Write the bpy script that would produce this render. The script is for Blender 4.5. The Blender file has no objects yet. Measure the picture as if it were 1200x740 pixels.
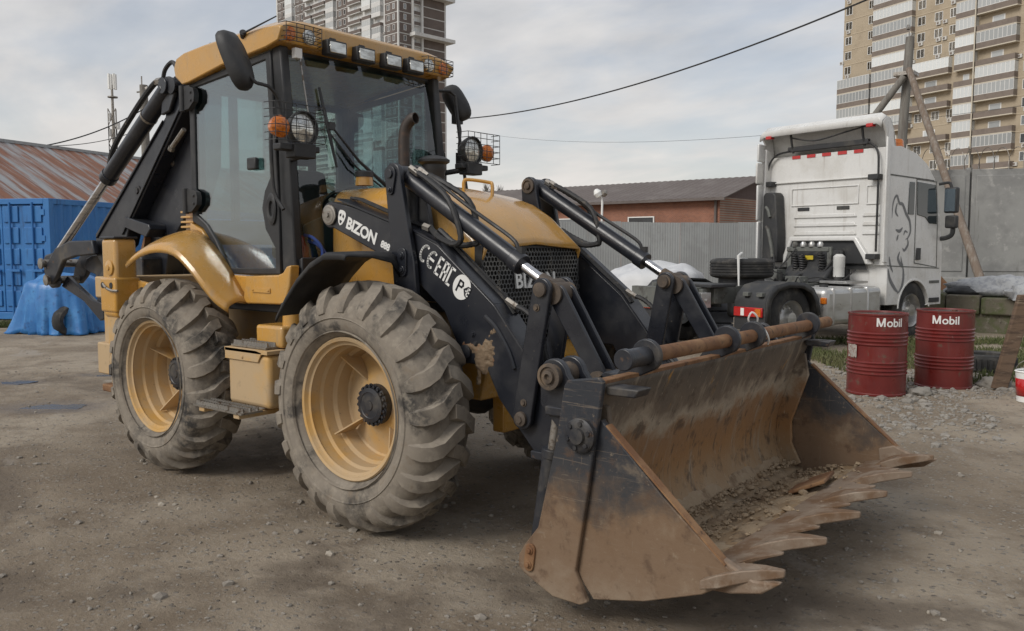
import bpy, bmesh, math, random
from mathutils import Vector as V, Matrix, noise
random.seed(7)
S = bpy.context.scene
COL = S.collection
R = math.radians
# ---------------------------------------------------------------- camera
cam = bpy.data.cameras.new('camera'); camo = bpy.data.objects.new('camera', cam); COL.objects.link(camo)
camo.location = (3.579, -4.049, 1.587)
camo.rotation_euler = (math.pi/2 - 0.0813, 0, 0.6827)
cam.sensor_width = 36; cam.lens = 29.81; cam.clip_end = 3000; cam.clip_start = .05
S.camera = camo
# ---------------------------------------------------------------- sky
SUN_EL, SUN_AZ = R(40), (-0.25, -1.0)          # overcast light from behind and left of the viewer
W = bpy.data.worlds.new('World'); S.world = W; W.use_nodes = True
nt = W.node_tree; N = nt.nodes; L = nt.links; N.clear()
out = N.new('ShaderNodeOutputWorld'); bg = N.new('ShaderNodeBackground'); bg.inputs['Strength'].default_value = .1
sky = N.new('ShaderNodeTexSky'); sky.sky_type = 'NISHITA'; sky.sun_disc = False
sky.sun_elevation = SUN_EL; sky.sun_rotation = math.atan2(SUN_AZ[0], SUN_AZ[1])
sky.air_density = 1.0; sky.dust_density = 2.5; sky.ozone_density = 1.0
tc = N.new('ShaderNodeTexCoord'); sep = N.new('ShaderNodeSeparateXYZ'); L.new(tc.outputs['Generated'], sep.inputs[0])
def wm(op, a, b=None):
    n = N.new('ShaderNodeMath'); n.operation = op
    for i, x in enumerate((a, b)):
        if x is None: continue
        if isinstance(x, (int, float)): n.inputs[i].default_value = x
        else: L.new(x, n.inputs[i])
    return n.outputs[0]
den = wm('ADD', wm('MAXIMUM', sep.outputs[2], 0.0), .22)
cx_ = wm('DIVIDE', sep.outputs[0], den); cy_ = wm('DIVIDE', sep.outputs[1], den)
cmb = N.new('ShaderNodeCombineXYZ'); L.new(cx_, cmb.inputs[0]); L.new(cy_, cmb.inputs[1])
mp = N.new('ShaderNodeMapping'); mp.inputs['Scale'].default_value = (1.0, 1.5, 1); mp.inputs['Rotation'].default_value = (0, 0, .4); L.new(cmb.outputs[0], mp.inputs[0])
n1 = N.new('ShaderNodeTexNoise'); n1.inputs['Scale'].default_value = 1.15; n1.inputs['Detail'].default_value = 7; n1.inputs['Roughness'].default_value = .55; n1.inputs['Distortion'].default_value = .35
L.new(mp.outputs[0], n1.inputs['Vector'])
n2 = N.new('ShaderNodeTexNoise'); n2.inputs['Scale'].default_value = 3.1; n2.inputs['Detail'].default_value = 6; L.new(mp.outputs[0], n2.inputs['Vector'])
cr = N.new('ShaderNodeMapRange'); cr.interpolation_type = 'SMOOTHSTEP'
cr.inputs['From Min'].default_value = .36; cr.inputs['From Max'].default_value = .60; cr.inputs['To Min'].default_value = .60; cr.inputs['To Max'].default_value = .97
L.new(n1.outputs['Fac'], cr.inputs['Value'])
# cloud brightness: thin parts pale and warm, thick parts grey
cc = N.new('ShaderNodeValToRGB'); e = cc.color_ramp.elements
e[0].position = .30; e[0].color = (5.4, 5.35, 5.35, 1); e[1].position = .68; e[1].color = (3.7, 3.85, 4.1, 1)
L.new(n2.outputs['Fac'], cc.inputs['Fac'])
# the haze low over the town is paler
hz = N.new('ShaderNodeMapRange'); hz.inputs['From Min'].default_value = .0; hz.inputs['From Max'].default_value = .30; hz.inputs['To Min'].default_value = .85; hz.inputs['To Max'].default_value = 0
L.new(sep.outputs[2], hz.inputs['Value'])
mh = N.new('ShaderNodeMix'); mh.data_type = 'RGBA'; L.new(hz.outputs[0], mh.inputs['Factor']); L.new(cc.outputs[0], mh.inputs['A']); mh.inputs['B'].default_value = (6.6, 6.2, 5.75, 1)
mx = N.new('ShaderNodeMix'); mx.data_type = 'RGBA'; L.new(cr.outputs[0], mx.inputs['Factor']); L.new(sky.outputs[0], mx.inputs['A']); L.new(mh.outputs['Result'], mx.inputs['B'])
L.new(mx.outputs['Result'], bg.inputs['Color']); L.new(bg.outputs[0], out.inputs['Surface'])
# ---------------------------------------------------------------- sun behind cloud
sl = bpy.data.lights.new('sun', 'SUN'); sl.energy = 1.5; sl.angle = R(25); sl.color = (1, .96, .9)
so = bpy.data.objects.new('sun', sl); COL.objects.link(so)
h_ = math.hypot(*SUN_AZ); sd = V((SUN_AZ[0]/h_*math.cos(SUN_EL), SUN_AZ[1]/h_*math.cos(SUN_EL), math.sin(SUN_EL)))
so.rotation_euler = sd.to_track_quat('Z', 'Y').to_euler()
S.view_settings.view_transform = 'Standard'; S.view_settings.look = 'None'; S.view_settings.exposure = 0.42; S.view_settings.gamma = 1
S.view_settings.use_curve_mapping = False
S.render.engine = 'CYCLES'

# ---------------------------------------------------------------- camera-plan helper used while laying out the place
VIEW = V((3.579, -4.049, 1.587)); _yaw = 0.6827; FWD = V((-math.sin(_yaw), math.cos(_yaw), 0)); RGT = V((math.cos(_yaw), math.sin(_yaw), 0))
def plan(x, d, z=0):
    """ground point x metres right of and d metres ahead of where the photographer stands"""
    p = V((VIEW.x, VIEW.y, 0)) + RGT*x + FWD*d
    return V((p.x, p.y, z))

# ---------------------------------------------------------------- mesh helpers
SPLIT = {'pin_head','pin_plate','clamp','step_bracket','roof_fitting','hose_fitting','hinge_bracket','string_course','deflector_strut','air_line','leg_hole','intake_rib','ram_bracket','corner_frame','sideshift_frame','lift_ram_pin','steering_link','cab_frame','bolt_head','hydraulic_hose','ram_pin','crank_pin','link_bush','mast_tube','cross_arm','mirror_arm','front_frame','roof','panel_rib','lens','wiper','caked_mud'}
class MB:
    def __init__(s): s.v = []; s.f = []; s.mi = []; s.m = 0
    def add(s, vs, fs):
        o = len(s.v); s.v += [tuple(v) for v in vs]
        for f in fs: s.f.append([i+o for i in f]); s.mi.append(s.m)
        return s
    def box(s, a, b):
        x0, y0, z0 = a; x1, y1, z1 = b
        return s.add([(x0,y0,z0),(x1,y0,z0),(x1,y1,z0),(x0,y1,z0),(x0,y0,z1),(x1,y0,z1),(x1,y1,z1),(x0,y1,z1)],
              [(0,3,2,1),(4,5,6,7),(0,1,5,4),(1,2,6,5),(2,3,7,6),(3,0,4,7)])
    def obox(s, c, size, rot=None):
        x, y, z = [q/2 for q in size]; M = rot.to_matrix() if rot and not isinstance(rot, Matrix) else rot
        vs = []
        for p in [(-x,-y,-z),(x,-y,-z),(x,y,-z),(-x,y,-z),(-x,-y,z),(x,-y,z),(x,y,z),(-x,y,z)]:
            p = V(p); p = M @ p if M else p; vs.append(p + V(c))
        return s.add(vs, [(0,3,2,1),(4,5,6,7),(0,1,5,4),(1,2,6,5),(2,3,7,6),(3,0,4,7)])
    def prism(s, pts, lo, hi, ax='y'):
        def mk(p, h): return {'y': (p[0], h, p[1]), 'x': (h, p[0], p[1]), 'z': (p[0], p[1], h)}[ax]
        n = len(pts)
        return s.add([mk(p, lo) for p in pts] + [mk(p, hi) for p in pts],
              [list(range(n)), list(range(2*n-1, n-1, -1))] + [(i, (i+1) % n, n+(i+1) % n, n+i) for i in range(n)])
    def ring(s, outer, inner, lo, hi, ax='y'):
        def mk(p, h): return {'y': (p[0], h, p[1]), 'x': (h, p[0], p[1]), 'z': (p[0], p[1], h)}[ax]
        n = len(outer); vs = [mk(p, lo) for p in outer] + [mk(p, lo) for p in inner] + [mk(p, hi) for p in outer] + [mk(p, hi) for p in inner]
        fs = []
        for i in range(n):
            j = (i+1) % n
            fs += [(i, j, n+j, n+i), (2*n+i, 3*n+i, 3*n+j, 2*n+j), (i, 2*n+i, 2*n+j, j), (n+i, n+j, 3*n+j, 3*n+i)]
        return s.add(vs, fs)
    def tube(s, pts, r, n=8, cap=True):
        pts = [V(p) for p in pts]; rs = r if isinstance(r, (list, tuple)) else [r]*len(pts)
        t0 = (pts[1]-pts[0]).normalized(); u = t0.orthogonal().normalized(); vs = []
        for i, p in enumerate(pts):
            a = pts[max(i-1, 0)]; b = pts[min(i+1, len(pts)-1)]; t = (b-a).normalized()
            u = (u - t*u.dot(t)).normalized(); w = t.cross(u)
            for k in range(n):
                q = 2*math.pi*k/n; vs.append(p + (u*math.cos(q) + w*math.sin(q))*rs[i])
        fs = []
        for i in range(len(pts)-1):
            for k in range(n):
                k2 = (k+1) % n; fs.append((i*n+k, i*n+k2, (i+1)*n+k2, (i+1)*n+k))
        if cap: fs += [list(range(n-1, -1, -1)), list(range((len(pts)-1)*n, len(pts)*n))]
        return s.add(vs, fs)
    def cyl(s, a, b, r, r2=None, n=20): return s.tube([a, b], [r, r if r2 is None else r2], n)
    def lathe(s, prof, org=(0,0,0), ax=(0,0,1), n=24, closed=False):
        ax = V(ax).normalized(); u = ax.orthogonal().normalized(); w = ax.cross(u); org = V(org); vs = []
        for r, h in prof:
            for k in range(n):
                q = 2*math.pi*k/n; vs.append(org + ax*h + (u*math.cos(q)+w*math.sin(q))*max(r, 1e-4))
        fs = []; m = len(prof)
        for i in range(m if closed else m-1):
            i2 = (i+1) % m
            for k in range(n):
                k2 = (k+1) % n; fs.append((i*n+k, i*n+k2, i2*n+k2, i2*n+k))
        return s.add(vs, fs)
    def grid(s, rows, closed=False):
        m = len(rows); n = len(rows[0]); vs = [p for r in rows for p in r]; fs = []
        for i in range(m-1):
            for k in range(n if closed else n-1):
                k2 = (k+1) % n; fs.append((i*n+k, i*n+k2, (i+1)*n+k2, (i+1)*n+k))
        return s.add(vs, fs)
    def mesh(s, name, mats, smooth=True, ang=38, recalc=True):
        me = bpy.data.meshes.new(name); me.from_pydata(s.v, [], s.f)
        for m in (mats if isinstance(mats, (list, tuple)) else [mats]): me.materials.append(m)
        if len(set(s.mi)) > 1: me.polygons.foreach_set('material_index', s.mi)
        if recalc:
            bm = bmesh.new(); bm.from_mesh(me); bmesh.ops.recalc_face_normals(bm, faces=bm.faces); bm.to_mesh(me); bm.free()
        if smooth:
            me.shade_smooth(); me.set_sharp_from_angle(angle=R(ang))
        me.update(); return me
    def clusters(s):
        '''connected islands, joined where their boxes touch'''
        n = len(s.v); par = list(range(n))
        def find(i):
            while par[i] != i: par[i] = par[par[i]]; i = par[i]
            return i
        for f in s.f:
            for q in f[1:]: par[find(q)] = find(f[0])
        isl = {}
        for k, f in enumerate(s.f): isl.setdefault(find(f[0]), []).append(k)
        items = []
        for fs in isl.values():
            vs = [s.v[i] for k in fs for i in s.f[k]]; items.append([[min(v[a] for v in vs)-.004 for a in range(3)], [max(v[a] for v in vs)+.004 for a in range(3)], list(fs)])
        go = True
        while go:
            go = False
            for i in range(len(items)):
                for j in range(len(items)-1, i, -1):
                    A, B = items[i], items[j]
                    if all(A[0][a] <= B[1][a] and B[0][a] <= A[1][a] for a in range(3)):
                        items[i] = [[min(A[0][a],B[0][a]) for a in range(3)], [max(A[1][a],B[1][a]) for a in range(3)], A[2]+B[2]]; items.pop(j); go = True
        out = []
        for _, _, fs in items:
            m = MB(); mp_ = {}
            for k in fs:
                f2 = []
                for i in s.f[k]:
                    if i not in mp_: mp_[i] = len(m.v); m.v.append(s.v[i])
                    f2.append(mp_[i])
                m.f.append(f2); m.mi.append(s.mi[k])
            out.append(m)
        return out
    def build(s, name, mats, parent=None, bev=0, seg=2, smooth=True, ang=38, loc=None, solid=0):
        if name in SPLIT:
            cl = s.clusters()
            if len(cl) > 1:
                obs = [c.build1(name, mats, parent, bev, seg, smooth, ang, loc, solid) for c in cl]; return obs[0]
        return s.build1(name, mats, parent, bev, seg, smooth, ang, loc, solid)
    def build1(s, name, mats, parent=None, bev=0, seg=2, smooth=True, ang=38, loc=None, solid=0):
        me = s.mesh(name, mats, smooth, ang); o = bpy.data.objects.new(name, me); COL.objects.link(o)
        if parent: o.parent = parent
        if loc: o.location = loc
        if solid:
            md = o.modifiers.new('solid', 'SOLIDIFY'); md.thickness = solid; md.offset = 0
        if bev:
            md = o.modifiers.new('bevel', 'BEVEL'); md.width = bev; md.segments = seg; md.limit_method = 'ANGLE'; md.angle_limit = R(35); md.harden_normals = False
        return o
def inst(name, me, parent=None, loc=(0,0,0), rz=0, sc=None, rot=None):
    o = bpy.data.objects.new(name, me); COL.objects.link(o); o.parent = parent; o.location = loc
    o.rotation_euler = rot if rot else (0, 0, rz)
    if sc: o.scale = sc
    return o
def tag(o, label=None, cat=None, group=None, kind=None):
    if label: o['label'] = label
    if cat: o['category'] = cat
    if group: o['group'] = group
    if kind: o['kind'] = kind
    return o
def thing(name, label, cat, loc=(0,0,0), rz=0, group=None):
    o = bpy.data.objects.new(name, None); COL.objects.link(o); o.location = loc; o.rotation_euler = (0, 0, rz); o.empty_display_size = .1
    return tag(o, label, cat, group)
def spl(pts, n=6):
    P = [V(p) for p in pts]; P = [P[0]*2-P[1]] + P + [P[-1]*2-P[-2]]; o = []
    for i in range(1, len(P)-2):
        for k in range(n):
            t = k/n; a, b, c, d = P[i-1:i+3]
            o.append(.5*((2*b) + (c-a)*t + (2*a-5*b+4*c-d)*t*t + (3*b-a-3*c+d)*t**3))
    return o + [P[-2]]
def text_mb(s, size, ext=.002, off=0.0, spacing=1.0):
    cu = bpy.data.curves.new('t', 'FONT'); cu.body = s; cu.size = size; cu.extrude = ext; cu.offset = off; cu.resolution_u = 3; cu.space_character = spacing
    ob = bpy.data.objects.new('t', cu); COL.objects.link(ob); bpy.context.view_layer.update()
    me = bpy.data.meshes.new_from_object(ob.evaluated_get(bpy.context.evaluated_depsgraph_get()))
    bpy.data.objects.remove(ob); mb = MB()
    mb.add([v.co.copy() for v in me.vertices], [list(p.vertices) for p in me.polygons]); return mb
def place_text(mb, org, xd, yd):
    xd = V(xd).normalized(); yd = V(yd).normalized(); zd = xd.cross(yd)
    mb.v = [tuple(V(org) + xd*v[0] + yd*v[1] + zd*v[2]) for v in mb.v]; return mb

# ---------------------------------------------------------------- materials
def mat(name, c, layers=(), rough=.6, metal=0.0, bump=0.0, bsc=60, coat=0.0, spec=.5, rvar=.12, rnd=0.0, coord='Object', bdist=.004):
    """base colour + layers of (colour, scale, lo, hi, roughness) blended in by noise"""
    m = bpy.data.materials.new(name); m.use_nodes = True; t = m.node_tree; n = t.nodes; l = t.links
    b = n['Principled BSDF']; b.inputs['Metallic'].default_value = metal; b.inputs['Specular IOR Level'].default_value = spec
    b.inputs['Coat Weight'].default_value = coat; b.inputs['Coat Roughness'].default_value = .10
    tcn = n.new('ShaderNodeTexCoord'); oi = n.new('ShaderNodeObjectInfo')
    va = n.new('ShaderNodeVectorMath'); va.operation = 'MULTIPLY_ADD'; va.inputs[1].default_value = (1,1,1)
    mul = n.new('ShaderNodeVectorMath'); mul.operation = 'SCALE'; mul.inputs[0].default_value = (17.3, 9.1, 13.7); l.new(oi.outputs['Random'], mul.inputs['Scale'])
    l.new(tcn.outputs[coord], va.inputs[0]); l.new(mul.outputs[0], va.inputs[2]); vec = va.outputs[0]
    def nz(sc, det=6, ro=.6):
        q = n.new('ShaderNodeTexNoise'); q.inputs['Detail'].default_value = det; q.inputs['Roughness'].default_value = ro
        if isinstance(sc, (tuple, list)):
            mpn = n.new('ShaderNodeMapping'); mpn.inputs['Scale'].default_value = sc; l.new(vec, mpn.inputs[0]); l.new(mpn.outputs[0], q.inputs['Vector']); q.inputs['Scale'].default_value = 1
        else: q.inputs['Scale'].default_value = sc; l.new(vec, q.inputs['Vector'])
        return q.outputs['Fac']
    col = None; rv = n.new('ShaderNodeMapRange'); l.new(nz(7), rv.inputs['Value']); rv.inputs['From Min'].default_value = .3; rv.inputs['From Max'].default_value = .7
    rv.inputs['To Min'].default_value = max(rough-rvar, .02); rv.inputs['To Max'].default_value = min(rough+rvar, 1); ro_ = rv.outputs[0]
    base = n.new('ShaderNodeRGB'); base.outputs[0].default_value = (*c, 1); col = base.outputs[0]
    if rnd:
        hs = n.new('ShaderNodeHueSaturation'); l.new(col, hs.inputs['Color']); mr = n.new('ShaderNodeMapRange'); l.new(oi.outputs['Random'], mr.inputs['Value'])
        mr.inputs['To Min'].default_value = 1-rnd; mr.inputs['To Max'].default_value = 1+rnd; l.new(mr.outputs[0], hs.inputs['Value']); col = hs.outputs[0]
    for ly in layers:
        cl, sc, lo, hi = ly[:4]; rr = ly[4] if len(ly) > 4 else None
        mr = n.new('ShaderNodeMapRange'); mr.interpolation_type = 'SMOOTHSTEP'; l.new(nz(sc, 8, .65), mr.inputs['Value']); mr.inputs['From Min'].default_value = lo; mr.inputs['From Max'].default_value = hi
        if len(ly) > 5: mr.inputs['To Max'].default_value = ly[5]
        x = n.new('ShaderNodeMix'); x.data_type = 'RGBA'; l.new(mr.outputs[0], x.inputs['Factor']); l.new(col, x.inputs['A']); x.inputs['B'].default_value = (*cl, 1); col = x.outputs['Result']
        if rr is not None:
            y = n.new('ShaderNodeMix'); l.new(mr.outputs[0], y.inputs['Factor']); l.new(ro_, y.inputs['A']); y.inputs['B'].default_value = rr; ro_ = y.outputs['Result']
    l.new(col, b.inputs['Base Color']); l.new(ro_, b.inputs['Roughness'])
    if bump:
        bp = n.new('ShaderNodeBump'); bp.inputs['Strength'].default_value = bump; bp.inputs['Distance'].default_value = bdist; l.new(nz(bsc, 8, .7), bp.inputs['Height']); l.new(bp.outputs[0], b.inputs['Normal'])
    m['nodes_col'] = 1
    return m
def glass(name, tint, refl=.08, rough=.02):
    m = bpy.data.materials.new(name); m.use_nodes = True; t = m.node_tree; n = t.nodes; l = t.links; n.clear()
    o = n.new('ShaderNodeOutputMaterial'); a = n.new('ShaderNodeBsdfTransparent'); a.inputs[0].default_value = (*tint, 1)
    g = n.new('ShaderNodeBsdfGlossy'); g.inputs['Roughness'].default_value = rough; g.inputs['Color'].default_value = (.95,.97,1,1)
    f = n.new('ShaderNodeLayerWeight'); f.inputs[0].default_value = .5
    pw = n.new('ShaderNodeMath'); pw.operation = 'POWER'; l.new(f.outputs['Facing'], pw.inputs[0]); pw.inputs[1].default_value = 5
    ma = n.new('ShaderNodeMath'); ma.operation = 'MULTIPLY_ADD'; l.new(pw.outputs[0], ma.inputs[0]); ma.inputs[1].default_value = 1-refl; ma.inputs[2].default_value = refl
    x = n.new('ShaderNodeMixShader'); l.new(ma.outputs[0], x.inputs[0]); l.new(a.outputs[0], x.inputs[1]); l.new(g.outputs[0], x.inputs[2]); l.new(x.outputs[0], o.inputs[0])
    return m
def emis_free_lamp(name, c, rough=.15): return mat(name, c, rough=rough, rvar=.05, coat=.6)

DUST = (.26, .22, .17)
M = {}
M['yellow'] = mat('yellow_paint', (.53,.278,.050), [((.46,.275,.095), 2.2, .40, .68), (DUST, 9, .56, .80, .8, .6), ((.30,.22,.12), (22,22,2.5), .56, .74, .8, .55), ((.12,.085,.05), 70, .68, .74, .8, .7)], rough=.27, coat=.6, bump=.05, bsc=18)
M['yellow_dusty'] = mat('yellow_paint_dusty', (.52,.30,.08), [((.43,.32,.195), 3, .28, .56, .75, .9), ((.24,.18,.11), 14, .56, .76, .85, .6), ((.14,.095,.055), 55, .64, .72, .85, .7)], rough=.5, bump=.08, bsc=40)
M['black'] = mat('black_paint', (.014,.016,.022), [((.05,.05,.052), 3.0, .45, .75, .6, .6), (DUST, 38, .665, .74, .9, .7)], rough=.34, bump=.05, bsc=25, coat=.1)
M['black_worn'] = mat('black_paint_worn', (.018,.02,.026), [((.085,.075,.062), 5, .46, .72, .75), ((.13,.07,.035), 16, .60, .72, .85), ((.30,.26,.2), 60, .68, .75, .9, .7)], rough=.42, bump=.12, bsc=40)
M['plastic'] = mat('black_plastic', (.022,.023,.025), [((.09,.085,.078), 4, .48, .75, .85, .6)], rough=.55, bump=.08, bsc=90)
M['chrome'] = mat('chromed_rod', (.62,.62,.64), [((.35,.34,.33), (3,3,40), .45, .7, .3)], rough=.14, metal=1, rvar=.05)
M['steel'] = mat('bare_steel', (.32,.30,.27), [((.12,.085,.06), 18, .50, .66, .8)], rough=.42, metal=.8, bump=.1)
M['rust'] = mat('rusty_steel', (.16,.075,.032), [((.26,.15,.075), 5, .42, .66, .9), ((.07,.04,.025), 22, .52, .70, .85), ((.36,.31,.24), 45, .66, .78, .95, .6)], rough=.78, bump=.35, bsc=45)
M['rubber'] = mat('dusty_tyre_rubber', (.030,.028,.026), [((.225,.195,.158), 2.6, .30, .53, .95, .94), ((.30,.265,.215), 22, .44, .70, .95, .7), ((.035,.032,.03), 5, .57, .68, .75, .85), ((.14,.105,.072), 11, .56, .70, .95, .6)], rough=.85, bump=.3, bsc=55)
M['hose'] = mat('hose_rubber', (.02,.02,.021), [(DUST, 20, .55, .8, .9, .5)], rough=.6)
M['glass'] = glass('cab_glass', (.64,.72,.70), .09)
M['glass_side'] = glass('door_glass', (.48,.62,.63), .21)
M['white_letter'] = mat('white_lettering', (.72,.72,.70), [((.3,.3,.3), 40, .62, .75)], rough=.5)
M['lens'] = mat('clear_lens', (.70,.70,.66), [((.40,.39,.36), (5,9,30), .40,.62)], rough=.10, rvar=.04, metal=.7)
M['grime'] = mat('oily_grime', (.075,.058,.045), [((.16,.115,.075), 9, .46, .64, .9), ((.03,.027,.025), 18, .55, .7, .5)], rough=.7, bump=.3, bsc=60)
M['amber'] = mat('amber_lens', (.62,.17,.015), [((.35,.09,.01), 50, .48, .6)], rough=.2, coat=.5)
M['redlens'] = mat('red_lens', (.45,.015,.015), rough=.2, coat=.5)
# ================================================================ GROUND
PUD = [(-545/994*8.4, 8.4, .42, .26), (-592/994*9.9, 9.9, .26, .16), (-484/994*10.5, 10.5, .24, .12), (-375/994*10.3, 10.3, .28, .12)]
PUDW = [(plan(x, d), a, b) for x, d, a, b in PUD]
GRASSY = plan(7.6, 12.3)
def gh(x, y):
    """height of the yard surface"""
    d = math.hypot(x-VIEW.x, y-VIEW.y)
    f = 1.0 if d < 40 else max(0, 1-(d-40)/40)
    z = .022*noise.fractal(V((x*.35, y*.35, 1.7)), 1.0, 2.0, 3)*f + .010*noise.fractal(V((x*2.2, y*2.2, 4.0)), 1.0, 2.0, 4)*f
    if d < 14: z += .005*noise.fractal(V((x*9, y*9, 8.0)), 1.0, 2.0, 3)
    # ruts: two curving wheel tracks with lug prints, and an old crossing pair
    if d < 14:
        for cx, cy, rad, off in ((6.5,-9.5,8.2,0),(6.5,-9.5,10.0,0),(-6.0,-12.0,10.6,1),(-6.0,-12.0,12.4,1)):
            q = abs(math.hypot(x-cx, y-cy)-rad)
            if q < .30:
                k = math.exp(-(q/.16)**4); an = math.atan2(y-cy, x-cx)*rad
                z -= k*(.009 + .006*math.sin(an*2*math.pi/.21 + q*9))*(.6+.8*noise.noise(V((x*.6,y*.6,off))))
            elif q < .42: z += .006*(1-abs(q-.36)/.06)
    # wheels stand on a level patch
    for wx, wy in ((0,-.92),(-2.06,-.92),(0,.92),(-2.06,.92)):
        q = math.hypot(x-wx, y-wy); z *= min(1, max(0, (q-.15)/.5))
    for p, a, b in PUDW:
        u = (V((x,y,0))-p); e_ = math.hypot(u.dot(RGT)/a, u.dot(FWD)/b)
        if e_ < 1.6: z -= .022*(1-min(e_/1.6,1))**.8 * f
    return z
def axis(c, lim):
    out = [0.0]; st = .055
    while out[-1] < lim:
        out.append(out[-1]+st)
        if out[-1] > 5: st *= 1.06
    return sorted([c-v for v in out[1:]] + [c+v for v in out])
gc = plan(0, 4.5); xs = axis(gc.x, 900); ys = axis(gc.y, 900)
mb = MB(); mb.grid([[(x, y, gh(x, y)) for y in ys] for x in xs])
# ground material: compacted dirt and crushed stone, paler dry patches, pebbles in the bump
def ground_mat():
    m = bpy.data.materials.new('yard_dirt'); m.use_nodes = True; t = m.node_tree; n = t.nodes; l = t.links; b = n['Principled BSDF']
    g = n.new('ShaderNodeNewGeometry'); pos = g.outputs['Position']
    def nz(sc, det=8, ro=.6, dis=0):
        q = n.new('ShaderNodeTexNoise'); q.inputs['Scale'].default_value = sc; q.inputs['Detail'].default_value = det; q.inputs['Roughness'].default_value = ro; q.inputs['Distortion'].default_value = dis; l.new(pos, q.inputs['Vector']); return q.outputs['Fac']
    def ramp(v, lo, hi, a=0, c=1):
        r = n.new('ShaderNodeMapRange'); r.interpolation_type = 'SMOOTHSTEP'; l.new(v, r.inputs['Value']); r.inputs['From Min'].default_value = lo; r.inputs['From Max'].default_value = hi; r.inputs['To Min'].default_value = a; r.inputs['To Max'].default_value = c; return r.outputs[0]
    def mix(f, a, c):
        x = n.new('ShaderNodeMix'); x.data_type = 'RGBA'; l.new(f, x.inputs['Factor'])
        for s_, v in (('A', a), ('B', c)):
            if isinstance(v, tuple): x.inputs[s_].default_value = (*v, 1)
            else: l.new(v, x.inputs[s_])
        return x.outputs['Result']
    c = mix(ramp(nz(.55, 6, .6, .6), .36, .64), (.215,.170,.120), (.35,.295,.225))
    c = mix(ramp(nz(1.7, 9, .7), .44, .66, 0, .8), c, (.165,.125,.085))
    c = mix(ramp(nz(6, 9, .75), .54, .72, 0, .55), c, (.29,.24,.185))
    vo = n.new('ShaderNodeTexVoronoi'); vo.inputs['Scale'].default_value = 38; l.new(pos, vo.inputs['Vector'])
    vo2 = n.new('ShaderNodeTexVoronoi'); vo2.inputs['Scale'].default_value = 95; l.new(pos, vo2.inputs['Vector'])
    sepc = n.new('ShaderNodeSeparateColor'); l.new(vo.outputs['Color'], sepc.inputs[0])
    peb = n.new('ShaderNodeMath'); peb.operation = 'MULTIPLY'; l.new(ramp(sepc.outputs[0], .84, .88), peb.inputs[0]); l.new(ramp(vo.outputs['Distance'], .55, .40), peb.inputs[1])
    pc = mix(sepc.outputs[1], (.13,.11,.09), (.34,.31,.265)); c = mix(peb.outputs[0], c, pc)
    sep2 = n.new('ShaderNodeSeparateColor'); l.new(vo2.outputs['Color'], sep2.inputs[0]); c = mix(ramp(sep2.outputs[0], .92, .95, 0, .5), c, (.30,.28,.25))
    # soil pressed dark and damp along the wheel tracks, broken up by noise
    for cx, cy, rad in ((6.5,-9.5,8.2),(6.5,-9.5,10.0),(-6.0,-12.0,10.6),(-6.0,-12.0,12.4)):
        vm = n.new('ShaderNodeVectorMath'); vm.operation = 'SUBTRACT'; l.new(pos, vm.inputs[0]); vm.inputs[1].default_value = (cx, cy, 0)
        ln = n.new('ShaderNodeVectorMath'); ln.operation = 'LENGTH'; l.new(vm.outputs[0], ln.inputs[0])
        sb = n.new('ShaderNodeMath'); sb.operation = 'SUBTRACT'; l.new(ln.outputs['Value'], sb.inputs[0]); sb.inputs[1].default_value = rad
        ab = n.new('ShaderNodeMath'); ab.operation = 'ABSOLUTE'; l.new(sb.outputs[0], ab.inputs[0])
        mu_ = n.new('ShaderNodeMath'); mu_.operation = 'MULTIPLY'; l.new(ramp(ab.outputs[0], .32, .12, 0, .8), mu_.inputs[0]); l.new(ramp(nz(1.3, 6, .65), .42, .60), mu_.inputs[1]); c = mix(mu_.outputs[0], c, (.135,.105,.076))
    c = mix(ramp(nz(.9, 5, .6, 1.2), .62, .70, 0, .7), c, (.33,.295,.25))
    # damp ground round the puddles
    wet = None
    for p, a, bb in PUDW:
        vm = n.new('ShaderNodeVectorMath'); vm.operation = 'SUBTRACT'; l.new(pos, vm.inputs[0]); vm.inputs[1].default_value = p
        d1 = n.new('ShaderNodeVectorMath'); d1.operation = 'DOT_PRODUCT'; l.new(vm.outputs[0], d1.inputs[0]); d1.inputs[1].default_value = RGT/a
        d2 = n.new('ShaderNodeVectorMath'); d2.operation = 'DOT_PRODUCT'; l.new(vm.outputs[0], d2.inputs[0]); d2.inputs[1].default_value = FWD/bb
        cb = n.new('ShaderNodeCombineXYZ'); l.new(d1.outputs['Value'], cb.inputs[0]); l.new(d2.outputs['Value'], cb.inputs[1])
        ln = n.new('ShaderNodeVectorMath'); ln.operation = 'LENGTH'; l.new(cb.outputs[0], ln.inputs[0])
        r = ramp(ln.outputs['Value'], 2.0, .9)
        if wet is None: wet = r
        else:
            mxn = n.new('ShaderNodeMath'); mxn.operation = 'MAXIMUM'; l.new(wet, mxn.inputs[0]); l.new(r, mxn.inputs[1]); wet = mxn.outputs[0]
    damp = n.new('ShaderNodeMath'); damp.operation = 'MAXIMUM'; l.new(wet, damp.inputs[0]); l.new(ramp(nz(.42, 7, .65, .8), .60, .72, 0, .55), damp.inputs[1])
    hs = n.new('ShaderNodeMix'); hs.data_type = 'RGBA'; hs.blend_type = 'MULTIPLY'; l.new(damp.outputs[0], hs.inputs['Factor']); l.new(c, hs.inputs['A']); hs.inputs['B'].default_value = (.66,.62,.58,1); c = hs.outputs['Result']
    l.new(c, b.inputs['Base Color'])
    rr = n.new('ShaderNodeMapRange'); l.new(wet, rr.inputs['Value']); rr.inputs['To Min'].default_value = .93; rr.inputs['To Max'].default_value = .45; l.new(rr.outputs[0], b.inputs['Roughness'])
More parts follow.
